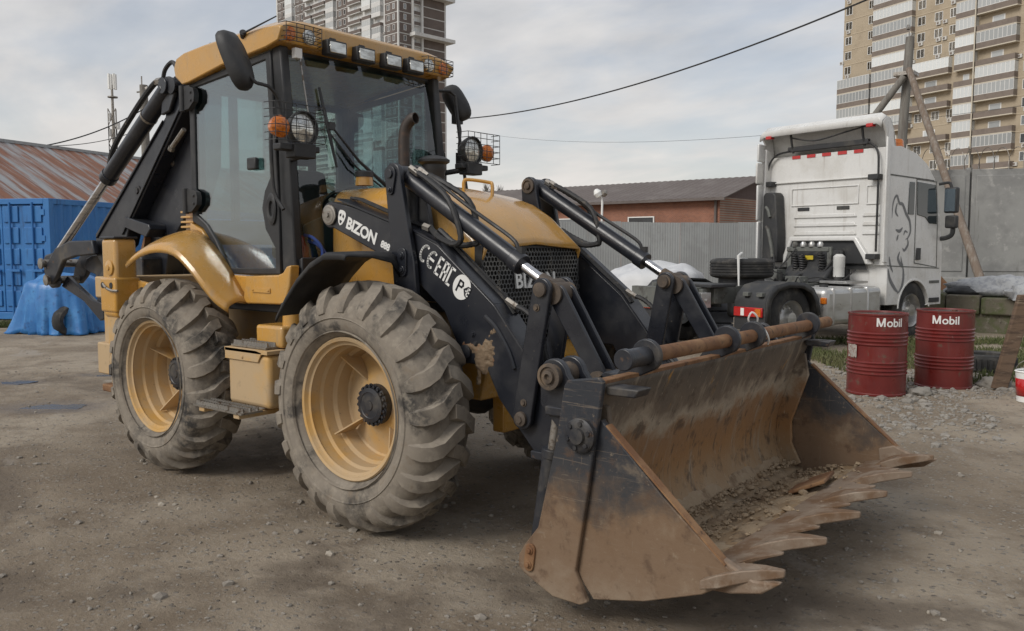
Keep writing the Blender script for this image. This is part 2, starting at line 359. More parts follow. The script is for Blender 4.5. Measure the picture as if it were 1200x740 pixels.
    hsum = n.new('ShaderNodeMath'); hsum.operation = 'MULTIPLY_ADD'; l.new(peb.outputs[0], hsum.inputs[0]); hsum.inputs[1].default_value = .5; l.new(nz(26, 10, .75), hsum.inputs[2])
    bp = n.new('ShaderNodeBump'); bp.inputs['Strength'].default_value = .9; bp.inputs['Distance'].default_value = .022; l.new(hsum.outputs[0], bp.inputs['Height']); l.new(bp.outputs[0], b.inputs['Normal'])
    return m
M['ground'] = ground_mat()
tag(mb.build('ground', M['ground'], ang=80), kind='structure')
# puddles: level water lying in the hollows
M['water'] = mat('puddle_water', (.10,.092,.083), rough=.25, rvar=.06, spec=.12)
for i, (p, a, b) in enumerate(PUDW):
    zl = gh(p.x, p.y)+.009; mb = MB(); n_ = 40; pts = []
    for k in range(n_):
        q = 2*math.pi*k/n_; rr = 1.0+.55*noise.noise(V((math.cos(q)*1.5, math.sin(q)*1.5, i*3.3))); w = p + RGT*(a*rr*math.cos(q)) + FWD*(b*rr*math.sin(q)); pts.append((w.x, w.y, zl))
    mb.add(pts, [list(range(n_))]); tag(mb.build('puddle', M['water']), kind='structure')
# loose stones
M['stone'] = mat('crushed_stone', (.26,.235,.20), [((.16,.14,.12), 300, .45, .60), ((.40,.37,.32), 170, .54, .66)], rough=.9, bump=.3, bsc=80, coord='Generated')
M['gravel0'] = mat('pale_pebble', (.36,.325,.27), [((.24,.21,.175), 120, .45, .62)], rough=.85, bump=.2, bsc=80, coord='Generated')
def stone_batch(name, spots, seed, m):
    rnd = random.Random(seed); mb = MB()
    for x, y, r_ in spots:
        n0 = len(mb.v); sx, sy, sz = r_*rnd.uniform(.7,1.3), r_*rnd.uniform(.6,1.0), r_*rnd.uniform(.35,.75); az = rnd.uniform(0, 6.28); ca, sa = math.cos(az), math.sin(az); z = gh(x, y)
        P_ = [(0,0,-1)] + [(.85*math.cos(1.257*k), .85*math.sin(1.257*k), -.35) for k in range(5)] + [(.8*math.cos(1.257*k+.6), .8*math.sin(1.257*k+.6), .45) for k in range(5)] + [(0,0,.95)]
        vs = []
        for a, b, c in P_:
            a = a*sx*rnd.uniform(.75,1.2); b = b*sy*rnd.uniform(.75,1.2); c = c*sz*rnd.uniform(.8,1.15); vs.append((x+a*ca-b*sa, y+a*sa+b*ca, z+c+sz*.25))
        fs = [(0,1+(k+1)%5,1+k) for k in range(5)] + [(1+k,1+(k+1)%5,6+k) for k in range(5)] + [(1+(k+1)%5,6+(k+1)%5,6+k) for k in range(5)] + [(6+k,6+(k+1)%5,11) for k in range(5)]
        mb.add(vs, fs)
    o = mb.build(name, m, smooth=False); return o
rnd = random.Random(21); spots = []
for k in range(9000):
    d = 2.2+rnd.random()**1.5*13; x = rnd.uniform(-.75,.72)*d; p = plan(x, d); r_ = min(.04, .0042*math.exp(abs(rnd.gauss(0,.78))))
    cl = noise.noise(V((p.x*.8, p.y*.8, 2.0)))
    if cl < -.05 and rnd.random() < .7: continue
    spots.append((p.x, p.y, r_))
tag(stone_batch('loose_stones', spots, 1, M['stone']), 'small crushed stones scattered over the dirt yard', 'stones', kind='stuff')
spots = []
for k in range(130):
    d = 2.4+rnd.random()**1.2*9; p = plan(rnd.uniform(-.7,.7)*d, d); spots.append((p.x, p.y, rnd.choice((.010,.014,.018,.03))))
tag(stone_batch('loose_stones', spots, 5, M['gravel0']), 'larger pale pebbles dotted over the dirt yard', 'stones', kind='stuff')
# heap of coarser gravel on the right by the drums
spots = []
for k in range(7000):
    x = rnd.uniform(2.9, 8.6); d = rnd.uniform(6.6, 11.2)
    if x > 2.9 + (d-6.6)*.9 + 2.2 and d > 9.8: continue
    w = noise.noise(V((x*.9, d*.9, 5.0)))
    if w < -.12: continue
    if d < 7.2 and rnd.random() < .6: continue
    p = plan(x, d); spots.append((p.x, p.y, min(.07, .012*math.exp(abs(rnd.gauss(0,.6))))))
M['gravel'] = mat('pale_gravel', (.27,.25,.22), [((.17,.155,.135), 14, .45, .65), ((.38,.36,.33), 30, .55, .72)], rough=.9, bump=.3, bsc=80, coord='Generated')
tag(stone_batch('gravel', spots, 2, M['gravel']), 'pale coarse gravel spread round the oil drums', 'gravel', kind='stuff')
# grass behind the drums and along the container
M['grass'] = mat('grass_blades', (.075,.095,.028), [((.13,.125,.055), 3, .42, .62)], rough=.8, coord='Generated')
def grass(name, spots, seed, label, h=.12):
    rnd = random.Random(seed); mb = MB()
    for x, y in spots:
        z = gh(x, y); a = rnd.uniform(0,6.28); hh = h*rnd.uniform(.4,1.2); w = .006+.004*rnd.random(); lx, ly = rnd.gauss(0,.4)*hh, rnd.gauss(0,.4)*hh; dx, dy = math.cos(a)*w, math.sin(a)*w
        mb.add([(x-dx,y-dy,z-.01),(x+dx,y+dy,z-.01),(x+dx*.7+lx*.4,y+dy*.7+ly*.4,z+hh*.6),(x-dx*.7+lx*.4,y-dy*.7+ly*.4,z+hh*.6),(x+lx,y+ly,z+hh)], [(0,1,2,3),(3,2,4)])
    o = mb.build(name, M['grass'], smooth=False); return tag(o, label, 'grass', kind='stuff')
sp = []
for k in range(26000):
    x = rnd.uniform(4.2, 9.6); d = rnd.uniform(9.7, 14.2)
    if noise.noise(V((x*1.1, d*1.1, 9.0))) < -.22 or (d < 10.4 and rnd.random() < .5): continue
    p = plan(x, d); sp.append((p.x, p.y))
grass('grass', sp, 3, 'patchy short grass behind the oil drums', .10)
sp = []
for k in range(9000):
    x = rnd.uniform(-13, -7.3); d = 17.2+rnd.random()**2*1.0-.6
    if x > -9.8: d += (x+9.8)*1.2
    p = plan(x, d); sp.append((p.x, p.y))
grass('grass', sp, 4, 'thin strip of grass along the foot of the blue container', .10)
# ================================================================ BUILDINGS AND WALLS
def frame_of(o, xd):   # rotation about z that lays local x along xd
    return math.atan2(xd[1], xd[0])
M['beige'] = mat('beige_brick', (.40,.335,.245), [((.35,.29,.21), .4, .45, .65), ((.44,.37,.28), 3, .5, .7)], rough=.9)
M['taupe'] = mat('taupe_parapet', (.20,.165,.14), [((.17,.14,.12), 1, .45, .65)], rough=.85)
M['cream'] = mat('cream_slab', (.55,.50,.41), rough=.85)
M['wwhite'] = mat('white_frame', (.72,.72,.70), rough=.5, rnd=.12)
M['pane'] = mat('window_pane', (.20,.215,.225), rough=.08, rvar=.04, rnd=.75, spec=.8)
M['pane_pale'] = mat('pale_window_pane', (.48,.50,.50), rough=.12, rvar=.04, rnd=.45, spec=.8)
M['acunit'] = mat('aircon_white', (.55,.55,.53), rough=.5)
M['loggia'] = mat('loggia_shadow_wall', (.30,.25,.19), rough=.9)
def win_mesh(w, h, n):
    mb = MB(); mb.ring([(-w/2,0),(w/2,0),(w/2,h),(-w/2,h)], [(-w/2+.09,.09),(w/2-.09,.09),(w/2-.09,h-.09),(-w/2+.09,h-.09)], -.06, .05)
    for k in range(1, n): x = -w/2+w*k/n; mb.box((x-.05,-.05,.09),(x+.05,.02,h-.09))
    mb.m = 1; mb.box((-w/2+.09,.0,.09),(w/2-.09,.012,h-.09)); return mb.mesh('window', [M['wwhite'], M['pane']], smooth=False)
def balc_mesh(w, d, glazed, par, slab, fh=3.0, pane='pane_pale'):
    mb = MB(); mb.m = 0; mb.box((0,-d,-.12),(w,.02,.06))                      # slab
    mb.m = 1; mb.box((.03,-d+.02,.06),(w-.03,-d+.12,1.05)); mb.box((.03,-d+.12,.06),(.13,0,1.05)); mb.box((w-.13,-d+.12,.06),(w-.03,0,1.05))
    if glazed:
        n = max(2, round(w/.85)); mb.m = 2
        mb.box((.03,-d+.03,1.05),(w-.03,-d+.11,1.13)); mb.box((.03,-d+.03,fh-.24),(w-.03,-d+.11,fh-.14))
        for k in range(n+1): x = .03+(w-.06)*k/n; mb.box((max(.03,x-.05),-d+.03,1.13),(min(w-.03,x+.05),-d+.11,fh-.24))
        mb.m = 3; mb.box((.05,-d+.06,1.13),(w-.05,-d+.075,fh-.24)); mb.box((.06,-d+.12,1.05),(.09,0,fh-.2)); mb.box((w-.09,-d+.12,1.05),(w-.06,0,fh-.2))
    else:
        mb.m = 2; mb.box((w*.3,-.02,.1),(w*.62,.03,2.3)); mb.m = 3; mb.box((w*.33,-.03,.9),(w*.59,-.021,2.2)); mb.m = 0
    return mb.mesh('balcony', [slab, par, M['wwhite'], M[pane]], smooth=False)
# ---- beige tower block on the right
p0 = plan(70, 183); xd = RGT*.44 + FWD*-.9
TB = thing('tower_block', 'tall beige brick apartment tower behind the white truck, rows of taupe balconies', 'building', (p0.x, p0.y, 0), frame_of(None, xd))
mb = MB(); mb.box((0,0,0),(62,24,75)); mb.build('wall', M['beige'], TB)
FH = 3.05; NF = 24; rnd = random.Random(4)
for k in range(3, NF, 1):
    pass
W1 = win_mesh(1.7, 1.65, 2); W2 = win_mesh(1.3, 1.65, 2)
mb = MB(); mb.box((-.45,-.32,0),(.45,-.02,.62)); mb.m = 1; mb.lathe([(.24,0),(.24,.01),(0,.01)], (-.08,-.32,.31), (0,-1,0), 10); AC = mb.mesh('air_conditioner', [M['acunit'], M['taupe']], smooth=False)
Bg = balc_mesh(9.2, 1.1, True, M['taupe'], M['cream'], FH); Bo = balc_mesh(9.2, 1.1, False, M['taupe'], M['cream'], FH)
Cg = balc_mesh(3.9, 1.1, True, M['taupe'], M['cream'], FH); Co = balc_mesh(3.9, 1.1, False, M['taupe'], M['cream'], FH)
Dg = balc_mesh(7.4, 1.1, True, M['taupe'], M['cream'], FH); Do = balc_mesh(7.4, 1.1, False, M['taupe'], M['cream'], FH)
Eg = balc_mesh(8.3, 1.3, True, M['taupe'], M['cream'], FH); Fo = balc_mesh(8.2, 1.1, False, M['taupe'], M['cream'], FH); Fg = balc_mesh(8.2, 1.1, True, M['taupe'], M['cream'], FH)
for k in range(2, NF-1):
    z = k*FH; low = k < 12
    # string course
    for x, w in ((1.3,W1),(7.0,W2),(18.9,W1),(22.6,W1),(25.6,W2),(40.2,W1),(50,W1),(54,W1)):
        if low and x < 8: continue
        if low and 17 < x < 26 and k in (9,10,11,7): continue
        inst('window', w, TB, (x,0,z+.95))
        if rnd.random() < .45: inst('air_conditioner', AC, TB, (x+rnd.choice((-1.5,.1,.2)),0,z+.2))
    if low: inst('balcony', Eg if k != 6 else Eg, TB, (-.3,0,z))
    if low and k in (9,10,11,7): inst('balcony', Fg if k in (11,) else Fo, TB, (17.6,0,z))
    inst('balcony', Bg if (rnd.random() < .7 or k > 16) else Bo, TB, (8.3,0,z))
    inst('balcony', Cg if rnd.random() < .6 else Co, TB, (26.9,0,z))
    inst('balcony', Dg if rnd.random() < .5 else Do, TB, (31.1,0,z))
    inst('balcony', Dg if rnd.random() < .5 else Do, TB, (42.0,0,z))
mb = MB(); mb.cyl((30.9,-1.2,0),(30.9,-1.2,74),.12,n=8); mb.build('drain_pipe', M['cream'], TB)
mb = MB()
for k in range(2, NF): mb.box((-.02,-.05,k*FH-.16),(62,.0,k*FH+.02))
mb.build('string_course', mat('beige_course', (.46,.39,.29), rough=.9), TB)
# ---- brown and white tower block behind the cab
M['brown'] = mat('brown_render', (.145,.118,.105), [((.12,.098,.088), .5, .45, .65)], rough=.9)
M['offwhite'] = mat('white_render', (.60,.60,.585), [((.52,.52,.51), .3, .45, .65)], rough=.85)
xd = RGT*.7071 + FWD*-.7071; yd = V((-xd.y, xd.x, 0)); corner = plan(-32.7, 250); LN = 78.0
p0 = corner - xd*LN
TL = thing('tower_block', 'dark brown and white apartment tower rising behind the loader cab', 'building', (p0.x, p0.y, 0), frame_of(None, xd))
mb = MB(); mb.box((10,0,0),(LN,18,90)); mb.box((-6,.8,0),(10,18,73.5)); mb.build('wall', M['offwhite'], TL)
mb = MB(); mb.box((-8,-.5,73.5),(10,18,74.2)); mb.box((-8,-.5,76.0),(2,18,76.5)); mb.box((-5,2,74.2),(9,16,76)); mb.build('roof', M['offwhite'], TL)
FH = 3.0; WS_ = win_mesh(1.5, 1.6, 2); WN = win_mesh(1.0, 1.6, 1)
Gw = balc_mesh(4.4, 1.2, True, M['offwhite'], M['offwhite'], FH); Gb = balc_mesh(4.4, 1.2, False, M['brown'], M['offwhite'], FH); Gl = balc_mesh(7.0, 1.0, False, M['brown'], M['offwhite'], FH)
mbp = MB(); mbp.box((0,-.12,.30),(5.6,.0,2.95)); PAN = mbp.mesh('brown_panel', M['brown'], smooth=False)
mbp = MB(); mbp.box((0,-.9,-.1),(5.6,.0,.10)); SLB = mbp.mesh('floor_slab', M['offwhite'], smooth=False)
bays = [(-5,'W'),(0,'L'),(11,'P'),(17.5,'W'),(22.5,'P'),(29,'W'),(34,'L'),(42,'W'),(47,'P'),(53.5,'L'),(61.5,'W'),(66.5,'W'),(71.8,'P')]
rnd = random.Random(9)
for k in range(5, 29):
    z = k*FH
    for x, t in bays:
        if x < 10 and k > 23: continue
        if t == 'P':
            p = inst('brown_panel', PAN, TL, (x,0,z)); inst('window', WS_, TL, (x+1.7,-.12,z+1.0)); inst('window', WN, TL, (x+4.2,-.12,z+1.0))
        elif t == 'W': inst('balcony', Gw if rnd.random() < .75 else Gb, TL, (x,0 if x > 9 else .8,z))
        else: inst('balcony', Gl, TL, (x,0 if x > 9 else .8,z))
        if t == 'W' and rnd.random() < .5: inst('air_conditioner', AC, TL, (x+4.7,0,z+.6))
    # the narrow end facing right
    def endp(u): return (LN, u, z)
    e1 = inst('brown_panel', PAN, TL, (LN,.4,z), rz=math.pi/2, sc=(.75,1,1)); inst('window', WN, TL, (LN+.12,2.3,z+1.0), rz=math.pi/2)
    e2 = inst('brown_panel', PAN, TL, (LN,8.6,z), rz=math.pi/2, sc=(1.55,1,1))
    inst('balcony', Gb, TL, (LN,5.0,z), rz=math.pi/2, sc=(.6,.5,1))
for z in (87, 75.0, 63.0):
    mb = MB(); mb.box((LN-2,4.0,z-.4),(LN+2.6,19.5,z+.6)); mb.build('cornice_slab', M['offwhite'], TL)
mb = MB(); mb.box((LN,4.7,12),(LN+1.0,5.0,88)); mb.build('corner_pier', M['offwhite'], TL)
mb = MB(); mb.box((LN,7.9,12),(LN+1.0,8.5,88)); mb.build('corner_pier', M['offwhite'], TL)
# ---- brick warehouse
M['brick'] = None
def brick_mat():
    m = bpy.data.materials.new('red_brick'); m.use_nodes = True; t = m.node_tree; n = t.nodes; l = t.links; b = n['Principled BSDF']; b.inputs['Roughness'].default_value = .9
    tcn = n.new('ShaderNodeTexCoord'); mpn = n.new('ShaderNodeMapping'); mpn.inputs['Rotation'].default_value = (R(90),0,0); l.new(tcn.outputs['Object'], mpn.inputs[0])
    q = n.new('ShaderNodeTexBrick'); l.new(mpn.outputs[0], q.inputs['Vector']); q.inputs['Scale'].default_value = 4; q.inputs['Color1'].default_value = (.30,.125,.075,1); q.inputs['Color2'].default_value = (.23,.10,.065,1); q.inputs['Mortar'].default_value = (.28,.24,.2,1); q.inputs['Mortar Size'].default_value = .012
    z = n.new('ShaderNodeTexNoise'); z.inputs['Scale'].default_value = .7; z.inputs['Detail'].default_value = 6; l.new(tcn.outputs['Object'], z.inputs['Vector'])
    x = n.new('ShaderNodeMix'); x.data_type = 'RGBA'; x.blend_type = 'MULTIPLY'; x.inputs['Factor'].default_value = .6; l.new(q.outputs['Color'], x.inputs['A']); l.new(z.outputs['Color'], x.inputs['B']); 
    r = n.new('ShaderNodeMapRange'); l.new(z.outputs['Fac'], r.inputs['Value']); r.inputs['From Min'].default_value = .3; r.inputs['From Max'].default_value = .7; r.inputs['To Min'].default_value = .7; r.inputs['To Max'].default_value = 1.15
    hs = n.new('ShaderNodeHueSaturation'); l.new(q.outputs['Color'], hs.inputs['Color']); l.new(r.outputs[0], hs.inputs['Value']); l.new(hs.outputs[0], b.inputs['Base Color']); return m
M['brick'] = brick_mat()
M['roofdark'] = mat('dark_roof_sheet', (.12,.10,.092), [((.15,.13,.12), .6, .45, .65)], rough=.75)
c0 = plan(10.95, 45); xd = (RGT*-.76 + FWD*.65).normalized()     # along the long wall, going left and back
rz = frame_of(None, xd); WH = thing('warehouse', 'long red brick warehouse with a dark sheet metal gable roof behind the grey fence', 'building', (c0.x, c0.y, 0), rz)
# local x along the wall (left/back), local -y goes to the far side (width)
WL, WD = 46, 9.6
mb = MB(); mb.box((0,-WD,0),(WL,0,4.2)); mb.build('wall', M['brick'], WH)
mb = MB(); mb.prism([(-WD,4.2),(0,4.2),(-WD/2,5.45)], .02, .25, 'x'); mb.build('gable', mat('brown_gable', (.10,.07,.065), rough=.85), WH)
for y0, y1 in ((.45,-WD/2),(-WD-.45,-WD/2)):
    rows = []; n_ = 220
    for j in range(n_+1):
        x = -.5+(WL+1)*j/n_; dz = .03 if j % 2 else 0; rows.append([(x, y0, 4.12+dz), (x, y1, 5.55+dz)])
    mb = MB(); mb.grid(rows); mb.build('roof', M['roofdark'], WH, solid=.04, smooth=False)
mb = MB(); mb.box((-.5,.42,4.0),(WL+.5,.52,4.14)); mb.build('gutter', M['roofdark'], WH)
mb = MB(); mb.cyl((.2,.1,0),(.2,.1,4.1),.07,n=8); mb.build('downpipe', M['roofdark'], WH)
for k in range(8):
    mb = MB(); x = 4+k*5.2; mb.box((x,.0,2.2),(x+1.6,.05,3.2)); w = mb.build('window', M['pane'], WH)
    mb = MB(); mb.ring([(x-.06,2.14),(x+1.66,2.14),(x+1.66,3.26),(x-.06,3.26)], [(x,2.2),(x+1.6,2.2),(x+1.6,3.2),(x,3.2)], 0, .08); mb.build('frame', M['wwhite'], w)
# ---- grey profiled sheet fence
M['zinc'] = mat('grey_profiled_sheet', (.33,.345,.345), [((.29,.30,.30), 1.2, .45, .65), ((.28,.28,.275), (8,8,.6), .55, .72)], rough=.55, metal=.15, rnd=.10)
a_, b_ = plan(-6.15, 30.2), plan(13.2, 33.2); xd = (b_-a_).normalized(); FE = thing('sheet_fence', 'grey profiled sheet metal fence between the loader and the white truck', 'fence', a_, frame_of(None, xd))
ln = (b_-a_).length; npan = int(ln/1.15)
rows = []; mbp = MB()
for j in range(47):
    t = j/46*1.14; ph = (j % 4); off = .0055 if ph in (1,2) else 0; rows.append([(t,-off,.05),(t,-off,2.5)])
mbp.grid(rows); PM = mbp.mesh('fence_panel', M['zinc'], smooth=False)
for k in range(npan): inst('fence_panel', PM, FE, (k*1.15, random.uniform(-.006,.006), random.uniform(-.02,.02)))
for z in (.5, 1.3, 2.1):
    mb = MB(); mb.box((0,.03,z),(ln,.07,z+.05)); mb.build('fence_rail', M['zinc'], FE)
for k in range(0, npan+1, 2):
    mb = MB(); mb.box((k*1.15-.04,.07,0),(k*1.15+.04,.13,2.45)); mb.build('fence_post', M['zinc'], FE)
# ---- concrete panel wall on the bank at the right, with razor wire
M['concrete'] = mat('grey_concrete', (.29,.29,.28), [((.22,.22,.215), 1.1, .42, .62), ((.36,.355,.34), 5, .55, .72), ((.14,.135,.125), (10,10,1.0), .62, .74, .9, .7)], rough=.9, bump=.25, bsc=25)
M['moss'] = mat('mossy_concrete', (.135,.12,.09), [((.085,.10,.04), 2.6, .44, .60), ((.22,.205,.17), 7, .55, .72), ((.07,.06,.045), 12, .58, .72)], rough=.95, bump=.6, bsc=30, bdist=.012)
a_, b_ = plan(8.2, 21.5), plan(14.9, 20.0); xd = (b_-a_).normalized(); CW = thing('concrete_wall', 'grey concrete panel wall on the bank at the right edge', 'wall', a_, frame_of(None, xd))
for k in range(3):
    mb = MB(); mb.box((k*3.05,-.08,.8),(k*3.05+3.0,.08,3.45)); 
    for q in range(1): mb.box((k*3.05+.10,-.10,.98),(k*3.05+2.9,-.08,3.30))
    mb.build('wall_panel', M['concrete'], CW, .012)
for k in range(4):
    mb = MB(); mb.box((k*3.05-.09,.03,.5),(k*3.05+.04,.16,3.5)); mb.build('wall_post', M['concrete'], CW, .01)
mb = MB(); mb.box((-.2,-.35,.45),(9.3,.25,.83)); mb.build('wall_footing', M['concrete'], CW, .015)
RW = thing('razor_wire', 'coil of razor wire along the top of the concrete wall', 'razor wire', a_ + V((0,0,3.45)), frame_of(None, xd))
mb = MB(); pts = [(t*.011, .26*math.cos(t*.21), .26+.26*math.sin(t*.21)) for t in range(0, 840)]; mb.tube(pts, .008, 4); mb.build('coil', M['steel'], RW)
for k in range(4):
    mb = MB(); mb.tube([(k*3.0+.05,0,0),(k*3.0-.05,-.05,.55)], .016, 5); mb.build('bracket', M['steel'], RW)
# mossy retaining ledge
a_, b_ = plan(7.45, 16.6), plan(10.6, 13.8); xd = (b_-a_).normalized()
RT = thing('retaining_ledge', 'mossy concrete retaining ledge below the concrete wall', 'ledge', a_, frame_of(None, xd)); ln = (b_-a_).length
rnd = random.Random(2); x = 0
while x < ln:
    w = rnd.uniform(.55,1.0); hgt = .66+rnd.uniform(-.03,.04); mb = MB(); mb.box((x,-rnd.uniform(-.0,.05),.34),(x+w-.02,1.4,hgt)); mb.build('ledge_block', M['moss'], RT, .03, 2); x += w
mb = MB(); mb.box((0,.06,-.1),(ln,1.2,.36)); mb.build('ledge_base', M['moss'], RT, .02)
mb = MB(); mb.prism([(-.2,.0),(8,0),(8,.5),(-.2,.72)], .3, 6.0, 'y'); tag(mb.build('bank', M['moss'], RT))
# ---- concrete pole with two props
M['polec'] = mat('weathered_pole', (.20,.19,.17), [((.14,.125,.11), (14,14,1.5), .45, .66)], rough=.9, bump=.2)
D = 22.5
def pp(u, v, d): return plan((u-600)/994*d, d, 1.587+(289-v)/994*d)
PO = thing('utility_pole', 'weathered concrete utility pole braced by two slanted props behind the truck', 'pole', plan((1043-600)/994*D, D))
def loc(p): return V(p)-V(PO.location)
mb = MB(); mb.tube([loc(pp(1043,362,D)), loc(pp(1056,50,D))], [.14,.105], 10); mb.build('post', M['polec'], PO)
mb = MB(); mb.tube([loc(pp(868,345,D+2.0)), loc(pp(1051,94,D-.2))], [.11,.09], 10); mb.build('prop', M['polec'], PO)
mb = MB(); mb.tube([loc(pp(1150,330,18.7)), loc(pp(1056,86,D-.25))], [.095,.08], 10); mb.build('prop', mat('brown_pole', (.175,.135,.105), [((.24,.21,.18), (14,14,2), .45,.65)], rough=.9), PO)
mb = MB(); q = loc(pp(1053,92,D)); mb.obox(q, (.5,.5,.09)); mb.tube([q+V((-.3,0,0)), q+V((.25,-.1,0))], .03, 6); t_ = loc(pp(1056,50,D)); mb.tube([t_, t_+V((-.05,0,.25))], .012, 5); mb.lathe([(.05,0),(.06,.06),(.03,.12)], t_+V((-.05,0,.2)), n=8); mb.tube([t_, t_+V((.12,0,.14))], .012, 5); mb.build('clamp', M['steel'], PO)
# ---- overhead wires
def wire(name, a, b, sag, r_, label, grp=None):
    a, b = V(a), V(b); pts = []
    for k in range(25): t = k/24; p = a.lerp(b, t); p.z -= sag*4*t*(1-t); pts.append(p)
    mb = MB(); mb.tube(pts, r_, 5); return tag(mb.build(name, M['hose']), label, 'cable', grp)
wire('overhead_cable', pp(1140,-50,20), pp(545,142,40), .75, .026, 'thick black overhead cable sagging across the sky towards the right tower')
wire('overhead_cable', pp(1240,120,24), pp(560,158,60), .9, .007, 'thin overhead wire crossing the sky just above the warehouse roof')
wire('overhead_cable', pp(52,174,44), pp(184,126,52), .35, .035, 'black overhead cable rising from the rusty roof to the mast, the upper one')
wire('overhead_cable', pp(68,173,44), pp(184,149,52), .3, .02, 'thin black overhead cable below the thicker one beside the mast')
# ---- telecom mast, pole and lamp
D = 62; MA = thing('telecom_mast', 'slim lattice telecom mast with white antenna panels above the rusty roof', 'mast', plan((140-600)/994*D, D)); b0 = V(MA.location)
def loc(p): return V(p)-b0
mb = MB(); mb.tube([loc(pp(140,300,D)), loc(pp(139.5,104,D))], [.22,.08], 8)
for k in range(3):
    z0 = pp(140,190-k*20,D).z; 
    for a in range(3): q = 2.1*a; mb.tube([V((.35*math.cos(q),.35*math.sin(q),z0)), V((.35*math.cos(q+2.1),.35*math.sin(q+2.1),z0+1.2))], .03, 4); mb.tube([V((.35*math.cos(q),.35*math.sin(q),z0-3)), V((.35*math.cos(q),.35*math.sin(q),z0+1.2))], .03, 4)
mb.build('mast_tube', M['steel'], MA)
for k, du in enumerate((-3.6,-1,1.8,3.8)):
    mb = MB(); q = loc(pp(140+du,101+ (k % 2),D)); mb.box((q.x-.09,q.y-.06,q.z-.45),(q.x+.09,q.y+.06,q.z+.62)); mb.build('antenna_panel', M['wwhite'], MA)
mb = MB(); q = loc(pp(140,117,D)); mb.lathe([(.35,-.08),(.35,.0),(.1,.0)], q, n=12); mb.build('platform', M['steel'], MA)
for v in (140, 150, 158):
    mb = MB(); q = loc(pp(136 if v != 150 else 145,v,D)); mb.box((q.x-.12,q.y-.1,q.z-.25),(q.x+.12,q.y+.1,q.z+.25)); mb.tube([q, loc(pp(140,v,D))], .03, 4); mb.build('radio_unit', M['wwhite'], MA)
D = 52; PL2 = thing('utility_pole', 'grey concrete pole half hidden behind the raised backhoe boom', 'pole', plan((176-600)/994*D, D)); b0 = V(PL2.location)
mb = MB(); mb.tube([loc(pp(176,300,D)), loc(pp(176,104,D))], [.28,.24], 10); mb.build('post', M['polec'], PL2)
mb = MB(); mb.tube([loc(pp(174,104,D)), loc(pp(174,94,D))], .04, 6); mb.tube([loc(pp(168,112,D)), loc(pp(184,110,D))], .05, 6); mb.build('cross_arm', M['steel'], PL2)
D = 40; LA = thing('street_lamp', 'pale floodlight lamp on a thin post in front of the warehouse roof', 'lamp', plan((704-600)/994*D, D)); b0 = V(LA.location)
mb = MB(); mb.tube([loc(pp(704,300,D)), loc(pp(705,238,D)), loc(pp(704,231,D))], [.06,.05,.04], 8); mb.build('post', M['wwhite'], LA)
mb = MB(); q = loc(pp(700,228,D)); mb.lathe([(0,-.20),(.16,-.14),(.2,.05),(.1,.22),(0,.25)], q, RGT*-.5+V((0,0,.8)), 12); mb.build('lamp_head', M['wwhite'], LA)
mb = MB(); q = loc(pp(707,228,D)); mb.lathe([(0,-.16),(.12,-.1),(.16,.05),(.08,.18),(0,.2)], q, RGT*.5+V((0,0,.8)), 12); mb.build('lamp_head', M['steel'], LA)
# ---- blue container
M['blue'] = mat('blue_container_paint', (.03,.16,.42), [((.04,.19,.46), 1.5, .45, .65), ((.02,.09,.24), (5,5,.9), .58, .72), ((.13,.075,.045), 7, .70, .76, .9)], rough=.5, bump=.06, bsc=20)
a_ = plan(-9.75, 18.0); yd = (RGT*.98 + FWD*4.5).normalized(); xd = V((yd.y, -yd.x, 0))   # x: to the right, y: away
CT = thing('shipping_container', 'blue corrugated shipping container at the left edge, door end towards the viewer', 'container', a_, frame_of(None, xd))
CWd, CL, CH = 2.44, 12.2, 2.6
rows = []; n_ = 176
for j in range(n_+1):
    y = .12+(CL-.24)*j/n_; o_ = -.036 if (j % 4) in (1,2) else 0; rows.append([(o_-.012, y, .16), (o_-.012, y, CH-.12)])
mb = MB(); mb.grid(rows); mb.build('side_panel', M['blue'], CT, smooth=False, solid=.004)
mb = MB(); mb.box((-CWd+.02,.1,.1),(-.06,CL,CH-.06)); mb.build('body', M['blue'], CT)
mb = MB()
for x in (-CWd, -.14):
    for y in (-.02, CL-.14): mb.box((x,y,0),(x+.14,y+.14,CH))
mb.box((-.1,.1,CH-.12),(.0,CL-.1,CH)); mb.box((-.1,.1,.02),(.0,CL-.1,.17)); mb.box((-CWd+.1,-.02,CH-.12),(-.14,.10,CH)); mb.box((-CWd+.1,-.02,.02),(-.14,.10,.17)); mb.build('corner_frame', M['blue'], CT, .01)
for k in range(2):
    x0 = -CWd+.15+k*1.075; mb = MB(); mb.box((x0,.03,.18),(x0+1.065,.07,CH-.13))
    for q in range(5): z = .30+q*.45; mb.box((x0+.05,.0,z),(x0+.42,.03,z+.34)); mb.box((x0+.55,.0,z),(x0+1.0,.03,z+.34))
    dr = mb.build('door', M['blue'], CT, .012)
    for xx in (x0+.24, x0+.80):
        mb = MB(); mb.cyl((xx,-.03,.12),(xx,-.03,CH-.08),.022,n=8); mb.box((xx-.03,-.06,1.05),(xx+.22,-.03,1.10)); mb.build('locking_bar', M['blue'], dr)
    for z in (.45,1.1,1.7,2.25):
        mb = MB(); xx = x0+.02 if k == 0 else x0+1.04; mb.box((xx-.04,-.035,z),(xx+.06,.028,z+.12)); mb.build('hinge', M['blue'], dr)
